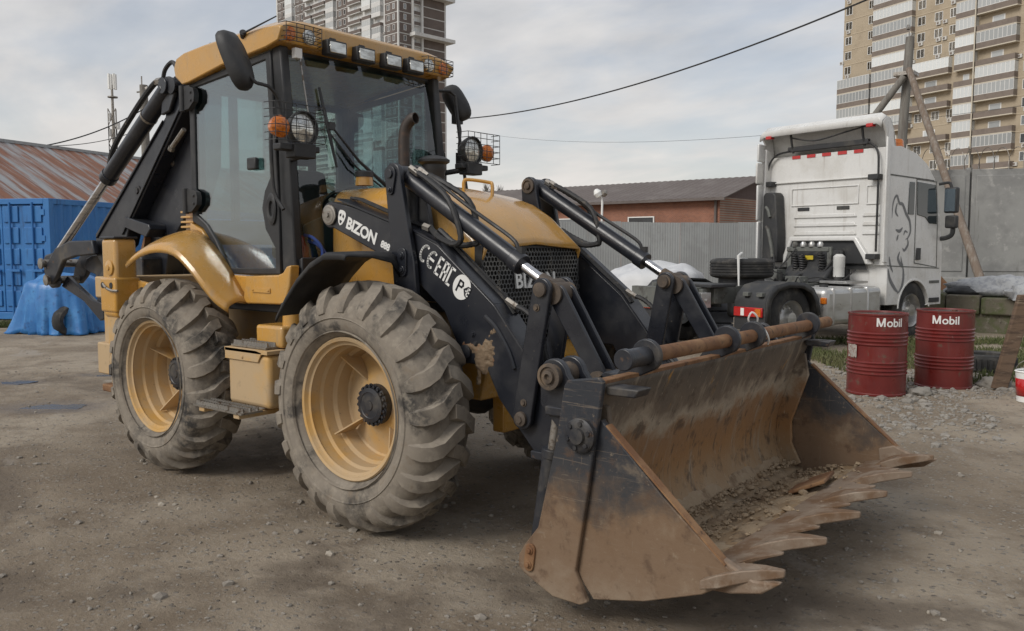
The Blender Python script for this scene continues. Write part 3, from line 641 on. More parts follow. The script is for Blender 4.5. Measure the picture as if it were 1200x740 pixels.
# ---- rusty roofed shed behind the container
M['rustroof'] = None
def rust_roof():
    m = mat('rusty_roof_sheet', (.30,.31,.32), [((.235,.115,.075), (2.2,.22,.22), .40, .56, .9), ((.17,.075,.05), (4.5,.30,.30), .52, .68, .9), ((.34,.35,.36), (5,.25,.25), .60, .72, .6)], rough=.6, metal=.1, bump=.1, bsc=10); return m
M['rustroof'] = rust_roof()
a_, b_ = plan(-21, 29.5), plan(-15.2, 46.0)
xd = (b_-a_).normalized()
SHD = thing('shed', 'long shed with a rust streaked metal roof behind the blue container', 'building', a_, frame_of(None, xd))
ln = (b_-a_).length+14
rows = []; nseg = 150
# local -y is towards the viewer
for j in range(nseg+1):
    x = -2+(ln+2)*j/nseg; dz = .035 if j % 2 else 0; rows.append([(x, -5.2, 2.75+dz), (x, -2.6, 4.2+dz), (x, 0, 5.62+dz)])
mb = MB(); mb.grid(rows)
for j in range(0): pass
o_ = mb.build('roof', M['rustroof'], SHD, solid=.02, smooth=False)
rows = [[(x, 0, 5.62), (x, 5.2, 2.75)] for x in (-2, ln)]
mb = MB(); mb.grid(rows); mb.build('roof', M['rustroof'], SHD, solid=.02)
mb = MB(); mb.box((-2,-.12,5.60),(ln,.12,5.72)); mb.build('ridge_cap', M['zinc'], SHD)
mb = MB(); mb.box((-1.8,-4.9,0),(ln-.2,4.9,2.75)); mb.build('wall', M['concrete'], SHD)
# ---- bare poplars far off
def bare_tree(u, v_top, d, seed, label):
    rnd = random.Random(seed); b0 = plan((u-600)/994*d, d); T = thing('bare_tree', label, 'tree', b0); H_ = pp(u, v_top, d).z
    mb = MB(); mb.tube([(0,0,0),(0,0,H_*.5),(.1,0,H_)], [.35,.22,.04], 6); mb.build('trunk', M['polec'], T)
    mb = MB()
    for k in range(90):
        z0 = H_*rnd.uniform(.25,.92); a = rnd.uniform(0,6.28); l_ = (1-z0/H_)*H_*.28+.8; q = V((math.cos(a)*l_*.35, math.sin(a)*l_*.35, z0+l_*.95))
        mb.tube([(0,0,z0), q*.5+V((0,0,z0*.5)), q], [.06,.035,.015], 4)
        for w in range(2): e_ = q+V((rnd.uniform(-.5,.5), rnd.uniform(-.5,.5), rnd.uniform(.2,1.0))); mb.tube([q*.6+V((0,0,z0*.4)), e_], [.03,.012], 3)
    mb.build('crown', M['polec'], T)
for u, vt, d, sd_, lb in ((570,219,150,1,'leftmost small bare poplar showing over the yellow bonnet'),(577,222,155,2,'middle small bare poplar showing over the yellow bonnet'),(586,221,160,3,'rightmost small bare poplar showing over the yellow bonnet')): bare_tree(u, vt, d, sd_, lb)
# ================================================================ BACKHOE LOADER (x forward, near side is -y)
LD = thing('backhoe_loader', 'yellow and black backhoe loader with muddy tyres and a rusty toothed front bucket', 'backhoe loader')
def circ(cx, cz, r, a0, a1, n=8): return [(cx+r*math.cos(R(a0+(a1-a0)*i/n)), cz+r*math.sin(R(a0+(a1-a0)*i/n))) for i in range(n+1)]
def bolt(mb, p, ax, r=.016, h=.014): 
    p = V(p); ax = V(ax).normalized(); mb.tube([p, p+ax*h], [r, r*.92], 6); mb.tube([p, p+ax*h*.35], [r*1.5, r*1.5], 12)
# ---------------- wheels
def tyre_mesh():
    mb = MB(); prof = [(.385,-.125),(.398,-.155),(.425,-.190),(.47,-.213),(.515,-.218),(.56,-.207),(.598,-.184),(.626,-.145),(.642,-.08),(.648,0)]
    prof = prof + [(r, -h) for r, h in prof[-2::-1]]
    mb.lathe(prof, ax=(0,1,0), n=72)
    st = [((-.205,.535),(-.2215,.538),0,.026),((-.198,.57),(-.219,.578),0,.036),((-.172,.60),(-.196,.622),.005,.042),((-.14,.618),(-.160,.660),.02,.043),
          ((-.10,.632),(-.108,.690),.055,.043),((-.03,.64),(-.03,.704),.15,.042),((.035,.64),(.032,.701),.185,.040)]
    nl = 21; rnd = random.Random(3)
    for side in (1, -1):
        for k in range(nl):
            th0 = 2*math.pi*(k + (.5 if side < 0 else 0))/nl + rnd.uniform(-.008, .008); wear = rnd.uniform(-.006, .003); rows = []
            for (by, br), (ty, tr), dt, hw in st:
                row = []
                for (yy, rr, w) in ((by, br, 1.25), (ty, tr+(wear if tr > .63 else 0), .92), (ty, tr+(wear if tr > .63 else 0), -.92), (by, br, -1.25)):
                    a = th0 + dt + hw*w/max(rr, .5); row.append((rr*math.cos(a), yy*side, rr*math.sin(a)))
                rows.append(row)
            o = len(mb.v); mb.grid(rows); n = len(rows)
            mb.f.append([o, o+1, o+2, o+3]); mb.mi.append(0); q = o+4*(n-1); mb.f.append([q+3, q+2, q+1, q]); mb.mi.append(0)
    # moulded ring on the sidewall
    for r_ in (.43, .505): mb.lathe([(r_-.006, -.203 if r_ < .5 else -.216), (r_, -.214 if r_ < .5 else -.2235), (r_+.006, -.205 if r_ < .5 else -.216)], ax=(0,1,0), n=72)
    return mb.mesh('tyre', M['rubber'], ang=32)
TY = tyre_mesh()
mb = MB(); mb.lathe([(.352,-.165),(.392,-.178),(.398,-.188),(.390,-.197),(.376,-.192),(.368,-.172),(.358,-.160),(.352,-.10),(.338,-.085),(.334,-.02),(.318,.0),(.312,.075),(.30,.082),(.19,.058),(.15,.035),(.11,.033)], ax=(0,1,0), n=64)
mb.v = [(x, y+.034, z) for x, y, z in mb.v]; RIM = mb.mesh('wheel', M['yellow_dusty'], ang=30)
mb = MB(); mb.lathe([(.115,.04),(.115,.0),(.108,-.008),(.10,-.01),(.098,-.026),(.075,-.032),(.07,-.028),(.03,-.03),(.028,-.036),(0,-.036)], ax=(0,1,0), n=40)
for k in range(20):
    a = 2*math.pi*k/20; bolt(mb, (.107*math.cos(a), -.004, .107*math.sin(a)), (0,-1,0), .010, .016)
mb.v = [(x, y+.030, z) for x, y, z in mb.v]; HUB = mb.mesh('hub', M['black_worn'])
mb = MB(); mb.add([(.13,-.003,.0),(.322,-.003,-.075),(.325,-.003,.06),(.15,-.003,.05)] and [(.13,.05,-.004),(.325,-.07,-.004),(.325,.07,-.004),(.15,.055,-.004),(.13,.05,.004),(.325,-.07,.004),(.325,.07,.004),(.15,.055,.004)],
   [(0,1,2,3),(7,6,5,4),(0,4,5,1),(1,5,6,2),(2,6,7,3),(3,7,4,0)]); mb.v = [(x, y+.034, z) for x, y, z in mb.v]; GUS = mb.mesh('gusset', M['yellow_dusty'])
WB = 2.063; ZW = .70; YW = .915
for i, (x, s, sp) in enumerate(((0,-1,.55),(-WB,-1,.15),(0,1,.3),(-WB,1,.9))):
    w = inst('wheel', RIM, LD, (x, s*YW, ZW), rot=(0, sp, 0) if s < 0 else (0, -sp, math.pi + (.16 if x == 0 else 0)))
    if x < -1: w.location.z = .682
    inst('tyre', TY, w, sc=(.965,.95,.965) if x < -1 else (1,.95,1)); inst('hub', HUB, w)
    for k in range(4): inst('gusset', GUS, w, rot=(0, R(22+90*k), 0))
# ---------------- chassis and axles
mb = MB(); mb.prism([(-2.75,.62),(-2.75,1.28),(-1.3,1.22),(-.3,1.20),(.40,1.20),(.40,.80),(.1,.74),(-.4,.62)], -.36, .36); mb.build('chassis', M['yellow_dusty'], LD, .012)
mb = MB(); mb.prism([(.30,.72),(.30,1.02),(.47,1.02),(.52,.9),(.47,.72)], -.50, .50); mb.box((.38,-.30,.50),(.47,.30,.72)); mb.build('front_frame', M['yellow'], LD, .012)
for x in (0, -WB):
    mb = MB(); mb.tube([(x,-.80,.70),(x,-.55,.70),(x,-.3,.68),(x,0,.68),(x,.3,.68),(x,.55,.70),(x,.80,.70)], [.12,.085,.08,.17,.08,.085,.12], 16); mb.build('axle', M['black_worn'], LD)
for s in (-1, 1):
    mb = MB(); mb.cyl((.10, s*.42, .86), (.10, s*.62, .80), .03); mb.cyl((.14, s*.62, .80), (.10, s*.74, .76), .02); mb.build('steering_link', M['steel'], LD)
    mb = MB(); mb.obox((-.42, s*.47, 1.08), (.36,.16,.42)); mb.build('loader_tower_base', M['yellow_dusty'], LD, .012)
# ---------------- fuel tank, steps
def sidebox(s, first):
    mb = MB(); mb.prism([(-1.18,.60),(-.79,.60),(-.745,.63),(-.745,.93),(-1.18,.93)], s*.62, s*1.05) if s > 0 else mb.prism([(-1.18,.60),(-.745,.60),(-.745,.93),(-1.18,.93)], -1.05, -.60)
    t = mb.build('fuel_tank', M['yellow_dusty'], LD, .03, 3)
    mb = MB(); mb.prism([(-1.19,.955),(-.86,.955),(-.80,.945),(-.84,.885),(-1.19,.885)] if s < 0 else [(-1.19,.955),(-.8,.955),(-.8,.885),(-1.19,.885)], s*1.052, s*1.062); mb.box((-1.195, min(s*1.062, s*.62), .935), (-.742, max(s*1.062, s*.62), .958)); bolt(mb, (-1.0, s*1.062, .905), (0,s,0), .008, .008); mb.build('tank_lid', M['yellow_dusty'], t, .008)
    mb = MB()
    x0, x1, y0, y1, z = -1.17, -.80, 1.03, .70, .962
    mb.box((x0, min(s*y0, s*y1), z), (x1, max(s*y0, s*y1), z+.012))
    for i in range(13):
        for j in range(6): mb.lathe([(.013,0),(.011,.026),(.006,.026)], (x0+.02+i*.0275, s*(y0-.02-j*.058), z+.012), n=6)
    mb.build('tread_plate', M['steel'], t)
    mb = MB(); x0, x1, y0, y1, z = -1.33, -.80, 1.21, 1.06, .585
    mb.box((x0, min(s*y0, s*y1), z), (x1, max(s*y0, s*y1), z+.012))
    for i in range(18):
        for j in range(3): mb.lathe([(.013,0),(.011,.022),(.006,.022)], (x0+.02+i*.0285, s*(y0-.025-j*.05), z+.012), n=6)
    mb.build('lower_step', M['steel'], t)
    mb = MB(); mb.box((-1.28, min(s*1.2, s*.9), .555), (-1.22, max(s*1.2, s*.9), .584)); mb.box((-.90, min(s*1.2, s*.9), .555), (-.84, max(s*1.2, s*.9), .584)); mb.build('step_bracket', M['yellow_dusty'], t, .004)
    mb = MB(); mb.box((-1.02, min(s*.95, s*.40), .965), (-.745, max(s*.95, s*.40), 1.10)); mb.build('upper_tank', M['yellow'], LD, .02, 3)
    mb = MB(); mb.cyl((-.80, s*.83, 1.10), (-.80, s*.83, 1.215), .062, .058); mb.build('filler_neck', M['yellow'], LD)
    mb = MB(); mb.lathe([(.068,0),(.07,.022),(.055,.03),(0,.03)], (-.80, s*.83, 1.212), n=20); mb.build('filler_cap', M['plastic'], LD)
sidebox(-1, True); sidebox(1, False)
# ---------------- fenders
for s in (-1, 1):
    pr = [(-.10,1.550),(-.22,1.50),(-.34,1.41),(-.45,1.30),(-.54,1.19)]; rows = []
    for y, dz, lip in ((1.135,-.035,.0),(1.13,-.008,.005),(1.115,0,.01),(.95,.004,.02),(.80,.002,.05),(.74,.0,.13)):
        rows.append([(.075,s*y,1.545+dz-lip),(.065,s*y,1.55+dz-lip*.6),(.035,s*y,1.552+dz-lip*.15),(-.02,s*y,1.552+dz)] + [(x, s*y, z+dz) for x, z in pr])
    mb = MB(); mb.grid(rows); mb.build('front_fender', M['plastic'], LD, solid=.012)
    stn = [((-2.50,.74,1.59),(-2.41,1.06,1.475)),((-2.30,.74,1.665),(-2.21,1.065,1.555)),((-2.07,.74,1.705),(-1.98,1.065,1.59)),((-1.90,.74,1.655),(-1.78,1.05,1.57)),
           ((-1.75,.74,1.555),(-1.62,1.035,1.475)),((-1.62,.742,1.445),(-1.51,1.01,1.365)),((-1.50,.745,1.325),(-1.43,.97,1.265)),((-1.385,.755,1.205),(-1.365,.91,1.195))]
    rows = []
    for a, b in stn:
        a = V((a[0], a[1]*s, a[2])); b = V((b[0], b[1]*s, b[2])); up = V((0,0,.022)); row = []
        for t in (0,.25,.5,.72,.88,1.0): row.append(tuple(a.lerp(b, t) + up*math.sin(math.pi*min(t*1.0, 1))*1.0))
        row.append((b.x, b.y+s*.010, b.z-.020)); row.append((b.x, b.y+s*.006, b.z-.045)); rows.append(row)
    # smooth along
    R2 = list(zip(*[spl([r[k] for r in rows], 3) for k in range(len(rows[0]))]))
    mb = MB(); mb.grid([[tuple(p) for p in r] for r in R2]); fe = mb.build('rear_fender', M['yellow'], LD, solid=.012)
    mb = MB()
    for k in range(4):
        z = 1.72+k*.036; mb.box((-2.245, min(s*.66,s*.735), z), (-2.075, max(s*.66,s*.735), z+.017))
    mb.box((-2.225, min(s*.62,s*.705), 1.60), (-2.085, max(s*.62,s*.715), 1.86)); mb.build('air_louvre', M['yellow'], fe, .004)
    # sill under the door
    mb = MB(); mb.prism([(-2.10,1.758),(-1.955,1.708),(-1.836,1.593),(-1.745,1.453),(-1.695,1.395),(-1.41,1.388),(-1.41,1.20),(-1.62,1.20),(-2.12,1.50)], min(s*.66,s*.744), max(s*.66,s*.744)); mb.build('fender_flank', M['yellow'], LD, .006)
    mb = MB(); mb.prism([(-1.42,1.21),(-1.36,1.205),(-.955,1.215),(-.90,1.34),(-.885,1.47),(-.93,1.46),(-.97,1.42),(-1.02,1.405),(-1.38,1.39)], s*.70, s*.775); sp_ = mb.build('sill', M['yellow'], LD, .012, 3)
    mb = MB(); mb.prism([(-1.30,1.285),(-1.10,1.285),(-1.10,1.315),(-1.30,1.315)], s*.775, s*.783); bolt(mb, (-1.285,s*.783,1.30), (0,s,0), .006,.006); bolt(mb, (-1.115,s*.783,1.30), (0,s,0), .006,.006); mb.build('sill_plate', M['yellow'], sp_, .006)
# ---------------- cab
mb = MB()
for s in (-1, 1):
    mb.prism([(-1.115,2.86),(-1.02,2.86),(-.955,2.2),(-.905,1.45),(-1.045,1.42),(-1.065,2.2)], s*.655, s*.72)
    mb.prism([(-2.14,2.80),(-2.04,2.80),(-2.06,1.70),(-2.16,1.66)], s*.63, s*.70)
    mb.prism([(-2.10,2.80),(-1.05,2.90),(-1.05,2.84),(-2.10,2.74)], s*.64, s*.70)
mb.box((-2.15,-.64,2.70),(-2.08,.64,2.80)); mb.box((-2.15,-.64,1.60),(-2.08,.64,1.78)); mb.box((-1.12,-.655,2.82),(-1.06,.655,2.88))
for s in (-1, 1): mb.box((-2.14, s*.36-.03, 1.6), (-2.09, s*.36+.03, 2.75))
mb.build('cab_frame', M['plastic'], LD, .012)
mb = MB(); mb.box((-2.10,-.70,1.15),(-.95,.70,1.30)); mb.prism([(-1.0,1.3),(-.88,1.3),(-.88,1.52),(-1.0,1.46)], -.69, .69); mb.build('cab_floor', M['plastic'], LD, .01)
mb = MB(); mb.prism([(-.90,1.45),(-1.32,1.62),(-1.34,1.74),(-1.0,1.83),(-.90,1.76)], -.34, .38); mb.prism([(-1.2,1.3),(-1.0,1.3),(-1.0,1.5),(-1.2,1.6)], -.15, .15); mb.build('dashboard', M['plastic'], LD, .02, 3)
# roof: rounded shell lofted across
prof_t = [(-2.19,2.79),(-2.205,2.85),(-2.17,2.93),(-2.05,2.985),(-1.8,3.02),(-1.4,3.04),(-1.1,3.04),(-.985,3.025),(-.955,3.0),(-.955,2.965)]
rows = []
for t in (0, .06, .14, .3, .5, .7, .86, .94, 1.0):
    y = -.785 + 1.57*t; e_ = 1-abs(2*t-1); k = min(e_/.25, 1)**.5
    rows.append([(x + (.035*(1-k) if x > -1.0 else 0) - (.02*(1-k) if x < -2.1 else 0)*-1, y, z - (1-k)*max(0, (z-2.90))*.55) for x, z in prof_t])
low = [(-.965,2.87),(-1.10,2.845),(-1.6,2.80),(-2.02,2.735),(-2.10,2.73)]
rows2 = []
for r in rows: y = r[0][1]; rows2.append(r + [(x, y*.985, z) for x, z in low])
mb = MB(); mb.grid(rows2, closed=True); mb.f.append(list(range(len(rows2[0])))); mb.mi.append(0); o_ = len(mb.v)-len(rows2[0]); mb.f.append(list(range(len(mb.v)-1, o_-1, -1))); mb.mi.append(0)
ROOF = mb.build('cab_roof', M['yellow'], LD, .008, ang=30)
# lamps in the roof visor
for y in (-.35,-.10,.15,.37):
    mb = MB(); mb.box((-.975,y-.082,2.835),(-.905,y+.082,2.935)); mb.box((-1.0,y-.03,2.90),(-.95,y+.03,2.96)); w = mb.build('work_lamp', M['plastic'], ROOF, .01)
    mb = MB(); mb.box((-.906,y-.066,2.85),(-.897,y+.066,2.921)); mb.build('lens', M['lens'], w, .006)
for s in (-1, 1):
    for y, mm, nm in ((.70,'amber','indicator'),(.545,'lens','marker_lamp')):
        mb = MB(); mb.lathe([(.047,0),(.05,.012),(.040,.024),(.0,.030)], (-.962, s*y, 2.925), (1,0,0), 20); w = mb.build(nm, M[mm], ROOF)
    mb = MB()
    for z in (2.87,2.895,2.925,2.955,2.98): mb.tube([(-.97,s*.765,z),(-.905,s*.755,z),(-.895,s*.62,z),(-.905,s*.485,z),(-.96,s*.475,z)], .0028, 5)
    for y in (.755,.68,.62,.55,.485): mb.tube([(-.905+.006*(y<.7),s*y,2.868),(-.903+.006*(y<.7),s*y,2.982)], .0028, 5)
    mb.build('lamp_guard', M['plastic'], ROOF)
mb = MB(); mb.lathe([(.065,0),(.065,.02),(.05,.07),(.03,.095),(0,.10)], (-1.22,-.30,2.985), n=20); mb.build('beacon', M['redlens'], ROOF)
mb = MB(); mb.cyl((-1.33,-.775,2.945),(-1.30,-.80,2.965),.022,n=10); mb.tube([(-1.31,-.80,2.955),(-.94,-.80,3.005)], [.007,.004], 6); mb.build('antenna', M['plastic'], ROOF)
mb = MB(); mb.cyl((-1.98,-.60,2.985),(-1.98,-.60,3.03),.02,n=10); mb.cyl((-1.86,-.60,3.0),(-1.86,-.60,3.035),.016,n=10); mb.build('roof_fitting', M['plastic'], ROOF)
mb = MB()
for y in (-.62,-.56): mb.tube([(-2.20,y,2.80),(-2.27,y,2.80),(-2.27,y,2.90)], .004, 5)
for z in (2.80,2.85,2.90): mb.tube([(-2.27,-.62,z),(-2.27,-.56,z)], .004, 5)
mb.build('rear_lamp_guard', M['plastic'], ROOF)
# windscreen
rows = []
for i in range(9):
    t = i/8; z = 1.47 + (2.835-1.47)*t; x0 = -.925 - .035*t - .10*t*t; hw = .655 - .02*t
    rows.append([(x0 + .03*(1-(k/8)**2), hw*k/8, z) for k in range(-8, 9)])
mb = MB(); mb.grid(rows); WS = mb.build('windscreen', M['glass'], LD)
mb = MB(); mb.box((-.99,-.655,2.78),(-.95,-.60,2.845)); mb.build('sensor_tag', M['white_letter'], WS, .004)
mb = MB(); mb.tube([(-.955,-.615,2.78),(-.875,-.60,2.30)], .005, 5); mb.build('trim_wire', M['steel'], WS)
def ws(y, z, off=.02):
    t = (z-1.47)/(2.835-1.47); hw = .655-.02*t; return V((-.925-.035*t-.10*t*t + .03*(1-(y/hw)**2)+off, y, z))
mb = MB(); mb.tube([ws(-.44,2.63),ws(-.415,2.4,.028),ws(-.36,2.11)], [.008,.013,.008], 6)
for q in ((-.39,2.38),): mb.obox(ws(q[0],q[1],.035), (.03,.05,.05))
mb.tube([ws(-.39,2.38,.04),ws(-.19,2.16,.05),ws(.05,2.0,.05),ws(.06,1.92,.03)], [.007,.010,.014,.018], 6)
mb.tube([ws(-.40,2.33,.03),ws(-.22,2.12,.05),ws(-.01,2.0,.05)], .006, 6)
mb.build('wiper', M['plastic'], WS)
# doors
for s in (-1, 1):
    yo = s*.735; yi = s*.70
    outer = [(-2.075,2.745),(-1.6,2.785),(-1.105,2.835),(-1.085,2.45),(-1.062,2.05),(-1.055,1.92),(-1.05,1.76),(-1.05,1.62),(-1.05,1.405),(-1.40,1.40),(-1.69,1.40),(-1.74,1.46),(-1.83,1.60),(-1.95,1.715),(-2.085,1.765)]
    inner = [(-2.02,2.705),(-1.6,2.74),(-1.16,2.785),(-1.135,2.45),(-1.115,2.06),(-1.20,1.95),(-1.235,1.84),(-1.20,1.70),(-1.10,1.58),(-1.10,1.445),(-1.64,1.44),(-1.69,1.50),(-1.79,1.635),(-1.90,1.745),(-2.03,1.815)]
    mb = MB(); mb.ring(outer, inner, min(yo, yi), max(yo, yi)); D = mb.build('door', M['plastic'], LD, .008)
    mb = MB(); ym = s*.722; g = [(x + (0 if abs(x) < 0 else 0), z) for x, z in inner]; cx = sum(p[0] for p in g)/len(g); cz = sum(p[1] for p in g)/len(g)
    g = [(cx+(x-cx)*1.012, cz+(z-cz)*1.012) for x, z in g]; mb.prism(g, min(ym, ym-s*.006), max(ym, ym-s*.006)); mb.build('door_glass', M['glass_side'], D)
    for z in (2.63, 1.91):
        mb = MB(); mb.prism([(-2.11,z-.085),(-2.02,z-.075),(-1.955,z-.03),(-1.945,z+.02),(-1.96,z+.06),(-2.03,z+.085),(-2.11,z+.085)], min(s*.736,s*.775), max(s*.736,s*.775)); bolt(mb, (-1.99,s*.775,z+.035),(0,s,0),.009,.008); bolt(mb, (-1.99,s*.775,z-.02),(0,s,0),.009,.008); mb.cyl((-2.10,s*.775,z-.09),(-2.10,s*.775,z+.09),.022,n=12); mb.build('hinge', M['plastic'], D, .008)
    mb = MB(); mb.lathe([(.085,0),(.09,.012),(.07,.02),(.045,.014),(.04,.0)], (0,0,0), (0,s,0), 24); mb.v = [(-1.115+x*.55, s*.735+y, 1.83+z*1.15) for x, y, z in mb.v]; mb.build('door_handle', M['plastic'], D)
    mb = MB(); mb.box((-1.36,min(s*.726,s*.76),2.09),(-1.26,max(s*.726,s*.76),2.17)); mb.build('latch_box', M['plastic'], D, .01)
    mb = MB(); mb.tube(spl([(-1.075,s*.74,2.36),(-1.04,s*.79,2.30),(-1.03,s*.79,2.0),(-1.01,s*.78,1.90),(-.95,s*.77,1.82)],5), .013, 8); mb.build('grab_handle', M['plastic'], LD)
mb = MB(); mb.box((-2.118,-.62,1.79),(-2.112,.62,2.70)); mb.build('rear_window', M['glass'], LD)
# seat, wheel, levers
mb = MB(); mb.prism([(-1.72,1.46),(-1.30,1.50),(-1.28,1.60),(-1.66,1.58),(-1.78,2.16),(-1.88,2.18),(-1.86,1.5)], -.24, .24); mb.box((-1.85,-.15,2.20),(-1.78,.15,2.36)); mb.box((-1.75,-.15,1.29),(-1.4,.15,1.46)); mb.build('seat', mat('seat_cloth', (.025,.026,.028), rough=.9, bump=.2, bsc=200), LD, .04, 3)
mb = MB(); ctr = V((-1.27,.0,1.93)); ax = V((-.5,0,.86)).normalized(); u_ = ax.orthogonal().normalized(); w_ = ax.cross(u_)
mb.tube([ctr+(u_*math.cos(2*math.pi*k/24)+w_*math.sin(2*math.pi*k/24))*.17 for k in range(25)], .015, 6)
for k in range(3): mb.tube([ctr, ctr+(u_*math.cos(2.1*k)+w_*math.sin(2.1*k))*.17], .012, 6)
mb.cyl(ctr, ctr-ax*.25, .03); mb.build('steering_wheel', M['plastic'], LD)
for y, x in ((-.42,-1.45),(-.50,-1.35),(.42,-1.45)):
    mb = MB(); mb.tube([(x,y,1.3),(x,y,1.75),(x+.03,y,1.86)], [.012,.010,.022], 8); mb.build('control_lever', M['plastic'], LD)
# front lamps on brackets
for s in (-1, 1):
    y = s*.775; z = 2.305
    mb = MB(); mb.box((-.80,min(s*.655,s*.95),2.165),(-.72,max(s*.655,s*.95),2.205)) ; mb.box((-.80,min(s*.70,s*.86),2.125),(-.70,max(s*.70,s*.86),2.215)); mb.tube([(-.99,s*.69,2.14),(-.78,s*.72,2.16)], .022, 8); mb.build('lamp_bracket', M['plastic'], LD, .008)
    mb = MB(); mb.lathe([(0,-.10),(.05,-.095),(.085,-.05),(.105,0),(.107,.025),(.098,.03),(.092,.018)], (-.74,y,z), (1,0,0), 28); h = mb.build('headlamp', M['plastic'], LD)
    mb = MB(); mb.lathe([(.094,.010),(.06,.022),(.0,.028)], (-.74,y,z), (1,0,0), 28); mb.build('lens', M['lens'], h)
    mb = MB(); mb.lathe([(0,-.05),(.045,-.045),(.062,-.01),(.066,.02),(.045,.045),(0,.055)], (-.74,s*.945,z-.005), (1,0,0), 24); mb.build('indicator', M['amber'], h)
    mb = MB()
    for dz in (-.09,-.045,0,.045,.09,.13): mb.tube([(-.78,s*.655,z+dz),(-.665,s*.66,z+dz),(-.665,s*1.02,z+dz),(-.76,s*1.03,z+dz)], .0028, 5)
    for yy in (.66,.73,.80,.87,.945,1.02): mb.tube([(-.665,s*yy,z-.09),(-.665,s*yy,z+.13)], .0028, 5)
    mb.build('lamp_guard', M['plastic'], h)
# mirrors
for s in (-1, 1):
    mb = MB(); n_ = 28; rows = []
    for sc, dx in ((.0,.075),(.55,.07),(.85,.05),(.97,.02),(1.0,-.01),(.97,-.025),(.0,-.025)):
        row = []
        for k in range(n_):
            a = 2*math.pi*k/n_; c_, s_ = math.cos(a), math.sin(a); q = 3.2
            rr = (abs(c_)**q + abs(s_)**q)**(-1/q); row.append(V((dx, .098*sc*rr*c_*(1 if s < 0 else .85), .19*sc*rr*s_*(1 if s < 0 else .82))))
        rows.append(row)
    mb.grid(rows, closed=True); T = Matrix.Translation((-1.095, s*1.0, 2.725)) @ Matrix.Rotation(s*-.45, 4, 'Z') @ Matrix.Rotation(.10 if s < 0 else .42, 4, 'X') @ Matrix.Rotation(-.34, 4, 'Y')
    mb.v = [tuple(T @ V(v)) for v in mb.v]; mi = mb.build('mirror', M['plastic'], LD)
    if s < 0: pts = [(-1.04,-1.0,2.70),(-1.0,-.93,2.60),(-.985,-.88,2.585),(-.975,-.83,2.57),(-.98,-.765,2.50),(-.985,-.745,2.36)]
    else: pts = [(-1.06,.98,2.58),(-1.02,.96,2.50),(-1.0,.93,2.42),(-.98,.90,2.35),(-.93,.86,2.25)]
    mb = MB(); mb.tube(spl(pts,4), .011, 8); mb.obox(V(pts[0])+V((-.01,0,.01)), (.05,.08,.07)); mb.obox(V(pts[-1]), (.05,.05,.12)); mb.build('mirror_arm', M['plastic'], mi, .0)
mb = MB(); mb.tube([(-1.07,.72,2.78),(-1.04,.86,2.79),(-1.02,.90,2.76),(-.94,.885,2.3),(-.86,.87,1.95),(-.86,.80,1.90)], .013, 8); mb.build('mirror_bar', M['plastic'], LD)
for k, (y, z0) in enumerate(((-.60,1.66),(-.57,1.62))):
    mb = MB(); mb.tube(spl([(-.97,y,z0),(-.90,y+.02,z0-.02),(-.86,y+.06,z0-.10),(-.90,y+.05,z0-.25),(-1.0,y,z0-.28)],5), .011, 7); mb.build('blue_hose', mat('blue_hose', (.03,.07,.28), rough=.5) if k == 0 else bpy.data.materials['blue_hose'], LD)
mb = MB(); mb.lathe([(.04,0),(.045,.02),(.045,.22),(.02,.26),(.015,.30),(0,.30)], (-1.10,-.52,1.36), n=16); mb.build('fire_extinguisher', M['redlens'], LD)
# ---------------- bonnet
secs = [(-.86,.44,1.985,1.30),(-.55,.455,1.985,1.30),(-.25,.465,1.975,1.28),(0,.47,1.935,1.26),(.15,.47,1.885,1.26),(.28,.468,1.81,1.30),(.38,.464,1.725,1.40),(.45,.458,1.645,1.50),(.475,.452,1.60,1.56)]
rows = []
for x, w, zt, zb in secs:
    r_ = min(.15, (zt-zb)*.55, .30); row = [(x,-w-.01,zb),(x,-w-.005,(zt-r_+zb)/2)]
    for k in range(7):
        a = math.pi - math.pi/2*k/6; row.append((x, -w + r_*.75 + r_*.75*math.cos(a), zt - r_ + (r_-.03)*math.sin(a)))
    row += [(x, -.16, zt-.012), (x, 0, zt)]
    rows.append(row + [(px, -py, pz) for px, py, pz in row[-2::-1]])
mb = MB(); mb.grid(rows); BON = mb.build('bonnet', M['yellow'], LD, ang=50, solid=.012)
mb = MB(); f_ = rows[0]; mb.add(f_, [list(range(len(f_)))]); mb.build('bonnet_rear_panel', M['plastic'], BON)
mb = MB(); mb.box((-.84,-.43,1.2),(.36,.43,1.42)); mb.build('engine_bay', M['plastic'], LD, .01)
mb = MB(); mb.tube(spl([(.0,-.12,1.92),(.0,-.12,1.985),(.02,-.10,2.0),(.10,-.0,1.985),(.12,.01,1.97),(.12,.01,1.90)],4), .011, 8); mb.build('grab_handle', M['yellow'], BON)
mb = MB(); mb.lathe([(.06,0),(.055,.055),(.02,.06)], (-.72,-.30,1.985), n=16); mb.build('coolant_neck', M['yellow'], BON)
mb = MB(); mb.lathe([(.06,0),(.06,.03),(.05,.04),(0,.04)], (-.72,-.30,2.04), n=16); mb.build('coolant_cap', M['plastic'], BON)
